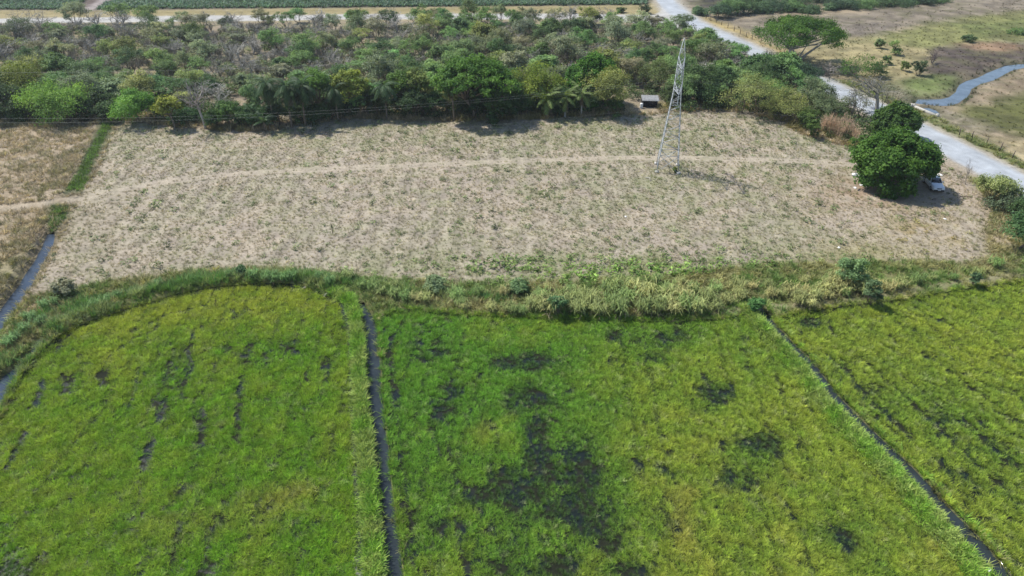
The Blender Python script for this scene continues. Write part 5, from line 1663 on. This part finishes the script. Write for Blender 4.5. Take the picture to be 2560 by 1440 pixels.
ORD = ['first', 'second', 'third', 'fourth', 'fifth', 'sixth', 'seventh', 'eighth', 'ninth', 'tenth', 'eleventh', 'twelfth', 'thirteenth', 'fourteenth', 'fifteenth', 'sixteenth', 'seventeenth', 'eighteenth', 'nineteenth', 'twentieth']
rows = {}
for q in CLUMPS:
    rows.setdefault(q[4], []).append(q)
CLUMPS = []
for g_, L_ in rows.items():
    L_.sort(key=lambda q: q[0])
    half = (len(L_) + 1) // 2
    for i, q in enumerate(L_):
        od = f'{ORD[i]} from the left' if i < half else (f'{ORD[len(L_) - 1 - i]} from the right')
        CLUMPS.append((*q[:3], f'{q[3]}, {od}', g_))
for u, v, s, lab, grp in CLUMPS:
    p = G(u, v) + r3.normal(0, .15, 2)
    z = float(H(p[0:1], p[1:2])[0])
    s *= 1.02
    o = empty('cane_clump', (p[0], p[1], z), r3.uniform(0, 6.28), (s, s, s * r3.uniform(.85, 1.1)))
    tag(o, lab, 'cane clump', grp)
    left = 'left paddy' in grp
    dryk = r3.uniform(0, .8) if 'ragged' in lab or 'weedy' in lab else r3.uniform(0, .7) if 'thick' in lab else (r3.uniform(.4, 1.0) if 'straw' in lab else (r3.uniform(.2, .6) if 'short' in lab else 0))
    col = np.array((.20, .32, .10) if not left else (.16, .29, .10)) * (1 - dryk) + np.array((.50, .45, .20)) * dryk
    ms = CANE[int(r3.integers(5))]
    link('stalks', ms[0], None, o, (.22, .19, .11))
    link('leaves', ms[1], None, o, tuple(col * r3.lognormal(0, .12)))
    link('dry_leaves', ms[2], None, o, (.42, .34, .22))

# dry reed stand by the field corner
def dry_reed(seed):
    r = np.random.default_rng(seed)
    mb = MB()
    for i in range(44):
        a, d = r.uniform(0, 6.28), .5 * math.sqrt(r.uniform())
        b = np.array([math.cos(a) * d, math.sin(a) * d, -.05])
        h = 2.5 * r.uniform(.6, 1)
        t = b + np.array([r.normal(0, .14), r.normal(0, .14), 1]) * h
        mb.tube([b, (b + t) / 2 + r.normal(0, .04, 3), t], [.03, .028, .012], 3, r.uniform(0, 1), False)
        for k in range(2):
            q = b + (t - b) * r.uniform(.4, .95)
            mb.tube([q, q + np.array([r.normal(0, .22), r.normal(0, .22), r.uniform(-.1, .3)])], [.02, .006], 3, r.uniform(0, 1), False)
    me = mb.mesh('dry_reed_clump')
    me.materials.append(M['twig'])
    return me


DR = [dry_reed(2100 + i) for i in range(3)]
for k_, (u, v) in enumerate(sorted([(2060, 330), (2074, 336), (2088, 340), (2101, 345), (2114, 348), (2126, 351), (2136, 356), (2070, 325), (2090, 328), (2108, 333), (2122, 340)])):
    p = G(u, v)
    o = link('dry_reed_clump', DR[int(r3.integers(3))], None, None, tuple(np.array((.55, .40, .26)) * r3.lognormal(0, .12)))
    o.location = (p[0], p[1], float(H(p[0:1], p[1:2])[0]))
    s = r3.uniform(1.05, 1.4)
    o.scale = (s, s, s)
    o.rotation_euler = (0, 0, r3.uniform(0, 6.28))
    tag(o, f'dry brown reed clump, {ORD[k_]} from the left in the upright stand', 'reeds', 'dry reed stand at the field corner')

# ------------------------------------------------------------------ lattice pylon
TX, TY = 23.4, 96.2
tz = float(H(np.array([TX]), np.array([TY]))[0])
pyl = empty('lattice_pylon', (TX, TY, tz), R(-9), (1, 1, .975))
tag(pyl, 'galvanised steel lattice pylon with three staggered crossarms in the dry field', 'pylon')


def hw(z):
    return float(np.interp(z, [0, 2.6, 11.6, 16.9, 19.5], [1.6, 1.36, .56, .42, .04]))


CN = [(-1, -1), (1, -1), (1, 1), (-1, 1)]
lev = [0, 2.6, 3.6, 4.6, 5.5, 6.4, 7.25, 8.05, 8.8, 9.5, 10.15, 10.8, 11.6, 12.4, 13.3, 14.3, 15.2, 16.1, 16.9, 18.0, 19.5]
for sx, sy in CN:
    mb = MB()
    zz = [-.1, 2.6, 11.6, 16.9, 19.5]
    mb.tube([(sx * hw(max(z, 0)), sy * hw(max(z, 0)), z) for z in zz], [.05, .048, .042, .036, .026], 4)
    link('leg', mb.mesh('leg'), M['steel'], pyl)
    mb = MB()
    mb.box((sx * 1.6, sy * 1.6, .05), (.55, .55, .35))
    link('footing', mb.mesh('footing'), M['concrete'], pyl)


def brace(a, b, w_=.042):
    mb = MB()
    mb.tube([a, b], w_ * .7, 4)
    link('brace', mb.mesh('brace'), M['steel'], pyl)


for f in range(4):
    (ax, ay), (bx, by) = CN[f], CN[(f + 1) % 4]
    for i in range(len(lev) - 1):
        z0, z1 = lev[i], lev[i + 1]
        A0, B0 = (ax * hw(z0), ay * hw(z0), z0), (bx * hw(z0), by * hw(z0), z0)
        A1, B1 = (ax * hw(z1), ay * hw(z1), z1), (bx * hw(z1), by * hw(z1), z1)
        if i == 0:
            brace(A0, B1, .06)
            brace(B0, A1, .06)
            brace(A1, B1, .06)
        elif i == len(lev) - 2:
            brace(A0, B0, .04)
        else:
            (brace(A0, B1) if i % 2 else brace(B0, A1))
            if f % 2 == 1 or i % 3 == 0:
                brace(A1, B1, .045)
            if f == 3 or (f == 1 and i % 2):
                (brace(B0, A1, .04) if i % 2 else brace(A0, B1, .04))


def crossarm(zc, sgn, L):
    arm = MB()
    w_ = hw(zc)
    tip = (0, sgn * (w_ + L), zc)
    wu = hw(zc + .95)
    for sx in (-1, 1):
        arm.tube([(sx * w_, sgn * w_, zc), tip], .05, 4)
        arm.tube([(sx * wu, sgn * wu, zc + .95), tip], .04, 4)
        for q in (.3, .6):
            lo_ = np.array((sx * w_, sgn * w_, zc)) * (1 - q) + np.array(tip) * q
            hi_ = np.array((sx * wu, sgn * wu, zc + .95)) * (1 - q) + np.array(tip) * q
            arm.tube([lo_, hi_], .028, 4)
    for q in (0, .3, .6):
        a_ = np.array((-w_, sgn * w_, zc)) * (1 - q) + np.array(tip) * q
        b_ = np.array((w_, sgn * w_, zc)) * (1 - q) + np.array(tip) * q
        a2 = np.array((w_, sgn * w_, zc)) * (1 - q - .3) + np.array(tip) * (q + .3)
        arm.tube([a_, b_], .03, 4)
        arm.tube([a_, a2], .028, 4)
    o = link('crossarm', arm.mesh('crossarm'), M['steel'], pyl)
    ins = MB()
    x0, y0, z0 = tip
    ins.tube([(x0, y0, z0), (x0, y0, z0 - 1.5)], .02, 5)
    for k in range(9):
        zc2 = z0 - .18 - k * .14
        ins.tube([(x0, y0, zc2), (x0, y0, zc2 - .05)], [.035, .115], 8)
    link('insulator_string', ins.mesh('insulator_string'), M['insul'], o)
    return Vector((x0, y0, z0 - 1.5))


ends = [crossarm(16.0, -1, 2.7), crossarm(12.5, -1, 2.7), crossarm(14.5, 1, 2.5)]
Mx = Matrix.Translation((TX, TY, tz)) @ Matrix.Rotation(R(-9), 4, 'Z') @ Matrix.Diagonal((1, 1, .975, 1))
WL = ['upper conductor wire strung from the near top crossarm', 'lower conductor wire strung from the near bottom crossarm', 'conductor wire strung from the far crossarm', 'thin earth wire strung from the pylon peak']
for lab, e, sag in zip(WL, ends + [Vector((0, 0, 19.5))], (6.6, 6.6, 6.6, 5.2)):
    e = np.array(Mx @ e)
    mb = MB()
    for sg, yy in ((-1, 0.02), (1, .10)):
        s = np.linspace(0, 1, 61)
        P = np.column_stack([e[0] + sg * 200 * s, e[1] + 200 * s * yy, e[2] - 4 * sag * s * (1 - s)])
        mb.tube(P, 0.0055 if 'earth' not in lab else .005, 4, .5)
    o = link('power_line', mb.mesh('power_line'), M['wire'])
    tag(o, lab, 'power line', 'wires of the pylon line')
place_tree('pylon_weed', 'yellow-green weed bush growing inside the pylon base', 'bush', 1686, 430, 419, 13, 'shrub', (.24, .30, .08), 3001)

# ------------------------------------------------------------------ car under the mango tree
def lerp_profile(st, y, key):
    return float(np.interp(y, st['y'], st[key]))


def build_car(loc, rz):
    o = empty('parked_car', loc, rz)
    tag(o, 'silver-white saloon car parked in the mango tree shade', 'car')
    # front of the car points to -Y; lower body as a loft of rounded sections
    ys = [-2.18, -2.10, -1.85, -1.3, -.75, -.2, .5, 1.1, 1.55, 2.0, 2.15]
    hwid = [.62, .76, .83, .85, .86, .86, .86, .86, .84, .78, .66]
    zt = [.58, .70, .80, .87, .93, .95, .95, .96, .95, .90, .78]
    zb = [.34, .26, .22, .20, .20, .20, .20, .20, .22, .27, .36]
    mb = MB()
    V, F = [], []
    sec = [(-.80, 0), (-1, .22), (-1, .62), (-.93, .9), (-.70, 1.0), (.70, 1.0), (.93, .9), (1, .62), (1, .22), (.80, 0)]
    for y, w_, a, b in zip(ys, hwid, zt, zb):
        V += [(x * w_, y, b + (a - b) * q) for x, q in sec]
    n = len(sec)
    for i in range(len(ys) - 1):
        for j in range(n):
            F.append((i * n + j, (i + 1) * n + j, (i + 1) * n + (j + 1) % n, i * n + (j + 1) % n))
    mb.add(V, F)
    mb.f.append(np.array([list(range(n))]))
    mb.f.append(np.array([[(len(ys) - 1) * n + j for j in range(n)][::-1]]))
    body = link('body', mb.mesh('body', True), M['paint'], o)
    # cabin pillars and roof
    cab = [(-.78, .80, .90), (-.05, .62, 1.40), (.25, .64, 1.44), (.95, .62, 1.40), (1.62, .76, .93)]
    mb = MB()
    mb.add([(-.60, -.10, 1.39), (.60, -.10, 1.39), (.63, .30, 1.44), (.61, .98, 1.40), (-.61, .98, 1.40), (-.63, .30, 1.44), (-.58, -.1, 1.36), (.58, -.1, 1.36), (.6, .98, 1.37), (-.6, .98, 1.37)],
           [(0, 1, 2, 5), (5, 2, 3, 4), (0, 6, 7, 1), (3, 8, 9, 4)])
    mb.f.append(np.array([(1, 7, 8, 3, 2), (4, 9, 6, 0, 5)]))
    link('roof', mb.mesh('roof'), M['paint'], o)
    for sx in (-1, 1):
        mb = MB()
        mb.bar((sx * .77, -.80, .92), (sx * .61, -.10, 1.39), .055)
        mb.bar((sx * .82, .35, .93), (sx * .625, .38, 1.42), .07)
        mb.bar((sx * .76, 1.62, .94), (sx * .61, .98, 1.39), .10)
        link('pillar', mb.mesh('pillar'), M['paint'], o)

    def pane(nm, pts):
        m_ = MB()
        c = np.mean(pts, 0)
        nrm = np.cross(np.array(pts[1]) - pts[0], np.array(pts[2]) - pts[0])
        nrm /= np.linalg.norm(nrm)
        V = np.vstack([pts, np.array(pts) - nrm * .012])
        m_.add(V, [(0, 1, 2, 3), (7, 6, 5, 4), (0, 4, 5, 1), (1, 5, 6, 2), (2, 6, 7, 3), (3, 7, 4, 0)])
        return link(nm, m_.mesh(nm), M['glass'], o)
    pane('windscreen', [(-.74, -.80, .925), (.74, -.80, .925), (.585, -.12, 1.38), (-.585, -.12, 1.38)])
    pane('rear_window', [(.72, 1.60, .96), (-.72, 1.60, .96), (-.58, 1.0, 1.385), (.58, 1.0, 1.385)])
    for sx in (-1, 1):
        p1 = [(sx * .80, -.62, .945), (sx * .822, .30, .945), (sx * .635, .33, 1.40), (sx * .615, -.05, 1.37)]
        p2 = [(sx * .822, .40, .945), (sx * .79, 1.45, .955), (sx * .62, .95, 1.375), (sx * .632, .43, 1.40)]
        for p_ in (p1, p2):
            pane('side_window', p_ if sx > 0 else p_[::-1])
        # mirror, headlamp, tail lamp
        mb = MB()
        mb.box((sx * .94, -.55, 1.0), (.20, .10, .14))
        mb.bar((sx * .82, -.55, .96), (sx * .90, -.55, .98), .04)
        link('mirror', mb.mesh('mirror'), M['paint'], o)
        mb = MB()
        mb.add([(sx * .34, -2.165, .56), (sx * .70, -2.05, .56), (sx * .74, -2.0, .70), (sx * .36, -2.14, .68), (sx * .34, -2.0, .56), (sx * .66, -1.9, .56), (sx * .70, -1.85, .715), (sx * .36, -1.95, .73)],
               [(0, 1, 2, 3), (4, 7, 6, 5), (0, 3, 7, 4), (1, 5, 6, 2), (3, 2, 6, 7), (0, 4, 5, 1)])
        link('headlight', mb.mesh('headlight'), M['lamp'], o)
        mb = MB()
        mb.box((sx * .56, 2.10, .76), (.26, .10, .14))
        link('tail_light', mb.mesh('tail_light'), M['redlamp'], o)
        # door seams and handles
        for yy in (-.62, .36, 1.2):
            mb = MB()
            mb.box((sx * .862, yy, .62), (.008, .012, .50))
            link('door_seam', mb.mesh('door_seam'), M['trim'], o)
        for yy in (.18, 1.02):
            mb = MB()
            mb.box((sx * .865, yy, .82), (.03, .16, .03))
            link('door_handle', mb.mesh('door_handle'), M['trim'], o)
        for yy in (-1.32, 1.30):
            mb = MB()
            an = np.linspace(0, 2 * math.pi, 20, endpoint=False)
            prof = [(.22, -.10), (.30, -.10), (.315, -.06), (.315, .06), (.30, .10), (.22, .10)]
            V, F = [], []
            for i, a_ in enumerate(an):
                V += [(sx * (.765) + w2, yy + math.cos(a_) * r_, .31 + math.sin(a_) * r_) for r_, w2 in prof]
            for i in range(20):
                for j in range(5):
                    F.append((i * 6 + j, ((i + 1) % 20) * 6 + j, ((i + 1) % 20) * 6 + j + 1, i * 6 + j + 1))
            mb.add(V, F)
            wo_ = link('wheel', mb.mesh('tyre', True), M['tyre'], o)
            mb = MB()
            mb.tube([(sx * .70, yy, .31), (sx * .868, yy, .31)], [.225, .215], 16)
            for s5 in range(5):
                a_ = s5 * 2 * math.pi / 5
                mb.bar((sx * .872, yy, .31), (sx * .872, yy + math.cos(a_) * .19, .31 + math.sin(a_) * .19), .05)
            link('rim', mb.mesh('rim'), M['rim'], wo_)
    mb = MB()
    mb.box((0, -2.17, .36), (1.30, .12, .18))
    mb.box((0, -2.185, .62), (.60, .05, .10))
    link('grille', mb.mesh('grille'), M['trim'], o)
    mb = MB()
    mb.box((0, -2.245, .40), (.40, .015, .12))
    link('number_plate', mb.mesh('number_plate'), M['plastic'], o)
    mb = MB()
    mb.box((0, 2.17, .40), (1.35, .10, .16))
    link('rear_bumper', mb.mesh('rear_bumper'), M['trim'], o)
    for q in (-.3, .25):
        mb = MB()
        mb.bar((q, -.84, .935), (q + .42, -.66, 1.02), .018)
        link('wiper', mb.mesh('wiper'), M['trim'], o)
    return o


cp = G(2331, 466)
build_car((cp[0], cp[1], float(H(cp[None, 0], cp[None, 1])[0])), R(-8))

# ------------------------------------------------------------------ shed
sp_ = G(1625, 268)
sz = float(H(sp_[None, 0], sp_[None, 1])[0])
shed = empty('small_shed', (sp_[0], sp_[1] + 1.1, sz), R(-4), (1, 1, .74))
tag(shed, 'small dark board shed with a pale tilted sheet roof', 'shed')
for sx, sy in CN:
    mb = MB()
    mb.box((sx * 1.32, sy * 1.02, .85 if sy < 0 else 1.0), (.09, .09, 1.72 if sy < 0 else 2.0))
    link('post', mb.mesh('post'), M['wood'], shed)
for k in range(9):
    for (x_, y_, w_, d_) in ((-1.2 + k * .3, -1.085, .285, .03), (-1.2 + k * .3, 1.085, .285, .03)):
        mb = MB()
        hh = 1.55 + .02 * ((k * 7) % 3) + (.22 if y_ > 0 else 0)
        mb.box((x_, y_, hh / 2), (w_, d_, hh))
        link('wall_board', mb.mesh('wall_board'), M['darkwood'], shed)
for k in range(7):
    for sx in (-1, 1):
        mb = MB()
        mb.box((sx * 1.385, -.9 + k * .3, .80), (.03, .285, 1.6 + .012 * k))
        link('wall_board', mb.mesh('wall_board'), M['darkwood'], shed)
for k in range(5):
    mb = MB()
    x0 = -1.5 + k * .62
    V, F = [], []
    for j in range(9):
        xx = x0 + j * .66 / 8
        zz = .025 * math.sin(j * math.pi / 2) + .012 * (k % 2)
        V += [(xx, -1.40, 1.72 + zz), (xx, 1.35, 2.06 + zz), (xx, -1.40, 1.69 + zz), (xx, 1.35, 2.03 + zz)]
    for j in range(8):
        a_ = j * 4
        F += [(a_, a_ + 4, a_ + 5, a_ + 1), (a_ + 2, a_ + 3, a_ + 7, a_ + 6), (a_, a_ + 2, a_ + 6, a_ + 4), (a_ + 1, a_ + 5, a_ + 7, a_ + 3)]
    mb.add(V, F)
    link('roof_sheet', mb.mesh('roof_sheet'), M['zinc'], shed)
bp_ = G(1603, 270)
mb = MB()
mb.tube([(0, 0, 0), (0, 0, .08), (0, 0, .3), (0, 0, .6), (0, 0, .82), (0, 0, .9)], [.26, .28, .29, .29, .28, .25], 14)
mb.tube([(0, 0, .28), (0, 0, .32)], .305, 14)
mb.tube([(0, 0, .58), (0, 0, .62)], .305, 14)
o = link('barrel', mb.mesh('barrel', False), M['plastic'])
o.location = (bp_[0], bp_[1], float(H(bp_[None, 0], bp_[None, 1])[0]))
tag(o, 'pale ribbed barrel at the corner of the dark shed', 'barrel')

# ------------------------------------------------------------------ wire fences
def fence(pxs, step, label, hgt, lean=.07, seed=0):
    r = np.random.default_rng(seed)
    L = smooth_line(gp(pxs), step)
    o = empty('wire_fence', (L[0, 0], L[0, 1], 0))
    tag(o, label, 'fence')
    tops = []
    zg = H(L[:, 0], L[:, 1])
    for p, z in zip(L, zg):
        h = hgt * r.uniform(.88, 1.12)
        d = np.append(r.normal(0, lean, 2) * h, h)
        b = np.array([p[0] - L[0, 0], p[1] - L[0, 1], z])
        mb = MB()
        mid = b + d * .55 + np.append(r.normal(0, .03, 2), 0)
        mb.tube([b - (0, 0, .2), mid, b + d], [.085, .075, .06], 6)
        link('post', mb.mesh('post'), M['wood'], o)
        tops.append((b, d))
    for q in (.35, .62, .9):
        mb = MB()
        mb.tube([b + d * q for b, d in tops], .008, 3, .5, False)
        link('wire', mb.mesh('wire'), M['wire'], o)


fence([(1765, 47), (1790, 57), (1835, 78), (1880, 100), (1925, 118), (1990, 152)], 2.6, 'leaning post and wire fence along the tan road verge near the umbrella tree', 1.35, .07, 1)
fence([(1765, 47), (1820, 46), (1870, 38), (1905, 34), (1950, 33)], 3.4, 'post and wire fence in front of the hedge at the brown pasture', 1.35, .09, 2)
fence([(2398, 340), (2430, 348), (2465, 362), (2498, 378), (2530, 395), (2565, 413), (2640, 452)], 2.3, 'weathered post and wire fence beside the green strip right of the road', 1.35, .07, 3)

# ------------------------------------------------------------------ culvert parapets at the creek
for lab, a, b in (('low pale concrete culvert parapet beside the creek end', (2282, 268), (2344, 294)), ('short concrete culvert wall under the leafless tree', (2240, 262), (2280, 268))):
    A, B = G(*a), G(*b)
    mb = MB()
    L = float(np.linalg.norm(B - A))
    mb.box((0, 0, .12), (L, .34, .55))
    for q in (-.5, .5):
        mb.box((q * (L - .3), 0, .20), (.4, .44, .76))
    o = link('culvert_parapet', mb.mesh('culvert_parapet'), M['concrete'])
    c_ = (A + B) / 2
    o.location = (c_[0], c_[1], float(H(c_[None, 0], c_[None, 1])[0]) * .3 + .05)
    o.rotation_euler = (0, 0, math.atan2(B[1] - A[1], B[0] - A[0]))
    tag(o, lab, 'parapet')

# ------------------------------------------------------------------ stake, fallen branches, litter
p = G(832, 585)
mb = MB()
mb.tube([(0, 0, -.2), (.03, 0, .8), (-.04, .02, 1.55)], [.045, .04, .03], 6)
mb.tube([(0, 0, 1.0), (.10, .0, 1.25)], [.025, .012], 5)
o = link('wooden_stake', mb.mesh('wooden_stake'), M['wood'])
o.location = (p[0], p[1], float(H(p[None, 0], p[None, 1])[0]))
tag(o, 'thin dark wooden stake standing alone in the dry field', 'stake')


def branch(label, u, v, L, rz, seed, mat='wood'):
    r = np.random.default_rng(seed)
    mb = MB()
    P = [(L * t, .12 * L * math.sin(3 * t) * r.uniform(-1, 1), .06 + .12 * math.sin(math.pi * t)) for t in np.linspace(0, 1, 5)]
    mb.tube(P, [.07, .06, .05, .035, .02], 5)
    for k in range(3):
        q = P[1 + k]
        mb.tube([q, (q[0] + .3 * L * r.uniform(.5, 1), q[1] + .3 * L * r.choice([-1, 1]), q[2] + .15)], [.03, .012], 4)
    p = G(u, v)
    o = link('fallen_branch', mb.mesh('fallen_branch'), M[mat])
    o.location = (p[0], p[1], float(H(p[None, 0], p[None, 1])[0]))
    o.rotation_euler = (0, 0, rz)
    tag(o, label, 'branch')


branch('pale fallen branch on the ground before the palm cluster', 735, 310, 2.0, R(-25), 1, 'palebark')
branch('dark fallen branch on bare ground right of the car', 2408, 492, 1.0, R(-20), 2)
branch('dark fallen stick at the edge of the mango shade', 2330, 500, .6, R(10), 3)
branch('bleached stick left of the pylon base', 1612, 444, 1.6, R(-55), 4, 'palebark')


def litter(name, label, cat, u, v, s, seed):
    """crumpled sheet or bag with thickness"""
    r = np.random.default_rng(seed)
    n = 7
    mb = MB()
    V, F = [], []
    for i in range(n):
        for j in range(n):
            a, b = i / (n - 1) - .5, j / (n - 1) - .5
            e = max(0, 1 - (2 * math.hypot(a, b)) ** 2 * .8)
            V.append((a * s * (1 + r.normal(0, .08)), b * s * .7 * (1 + r.normal(0, .08)), .02 + .28 * s * e * r.uniform(.35, 1)))
    m_ = n * n
    V += [(x_, y_, 0.0) for x_, y_, _ in V]
    for i in range(n - 1):
        for j in range(n - 1):
            a = i * n + j
            F.append((a, a + n, a + n + 1, a + 1))
            F.append((m_ + a, m_ + a + 1, m_ + a + n + 1, m_ + a + n))
    rim = [i * n for i in range(n)] + [(n - 1) * n + j for j in range(1, n)] + [i * n + n - 1 for i in range(n - 2, -1, -1)] + [j for j in range(n - 2, 0, -1)]
    for q in range(len(rim)):
        a, b = rim[q], rim[(q + 1) % len(rim)]
        F.append((b, a, m_ + a, m_ + b))
    mb.add(V, F)
    o = link(name, mb.mesh(name), M['plastic'])
    p = G(u, v)
    o.location = (p[0], p[1], float(H(p[None, 0], p[None, 1])[0]) + .03)
    o.rotation_euler = (0, 0, r.uniform(0, 6.28))
    tag(o, label, cat)


litter('plastic_bag', 'white plastic bag left of the mango tree, alone', 'bag', 2138, 470, .5, 1)
litter('plastic_bag', 'large white crumpled bag at the edge of the mango shade', 'bag', 2156, 463, .8, 2)
litter('plastic_bag', 'small white bag touching the large crumpled bag', 'bag', 2163, 466, .5, 3)
litter('plastic_sheet', 'pale sheet half hidden under the left side of the mango', 'sheet', 2142, 438, 1.3, 4)
litter('plastic_bag', 'white scrap on the tan ground right of the mango', 'bag', 2350, 438, .75, 5)
litter('plastic_bag', 'white scrap on the ground above the mango tree', 'bag', 2158, 366, .6, 6)
litter('rubble_heap', 'pale heap at the foot of the dry reed stand', 'heap', 2147, 348, 1.4, 7)
litter('plastic_bag', 'white speck of plastic far right in the dry field', 'bag', 2362, 548, .4, 8)
litter('plastic_bag', 'white speck of plastic above the feathery bank bush', 'bag', 2097, 620, .4, 9)
litter('plastic_bag', 'white speck of plastic in the field below the pylon', 'bag', 1564, 542, .35, 10)
litter('plastic_bag', 'white bag in the right ditch near the photo corner', 'bag', 2472, 1428, .45, 11)

# ------------------------------------------------------------------ thin dry-season haze
mb = MB()
mb.box((0, 165, 22.5), (760, 420, 49))
m_, ns_, ls_ = newmat('thin_haze')
vo = ns_.new('ShaderNodeVolumePrincipled')
vo.inputs['Color'].default_value = (.86, .92, 1.0, 1)
vo.inputs['Density'].default_value = .00018
vo.inputs['Anisotropy'].default_value = .3
ls_.new(vo.outputs[0], ns_.new('ShaderNodeOutputMaterial').inputs['Volume'])
tag(link('haze', mb.mesh('haze'), m_), 'thin pale haze over the whole plain', None, None, 'stuff')
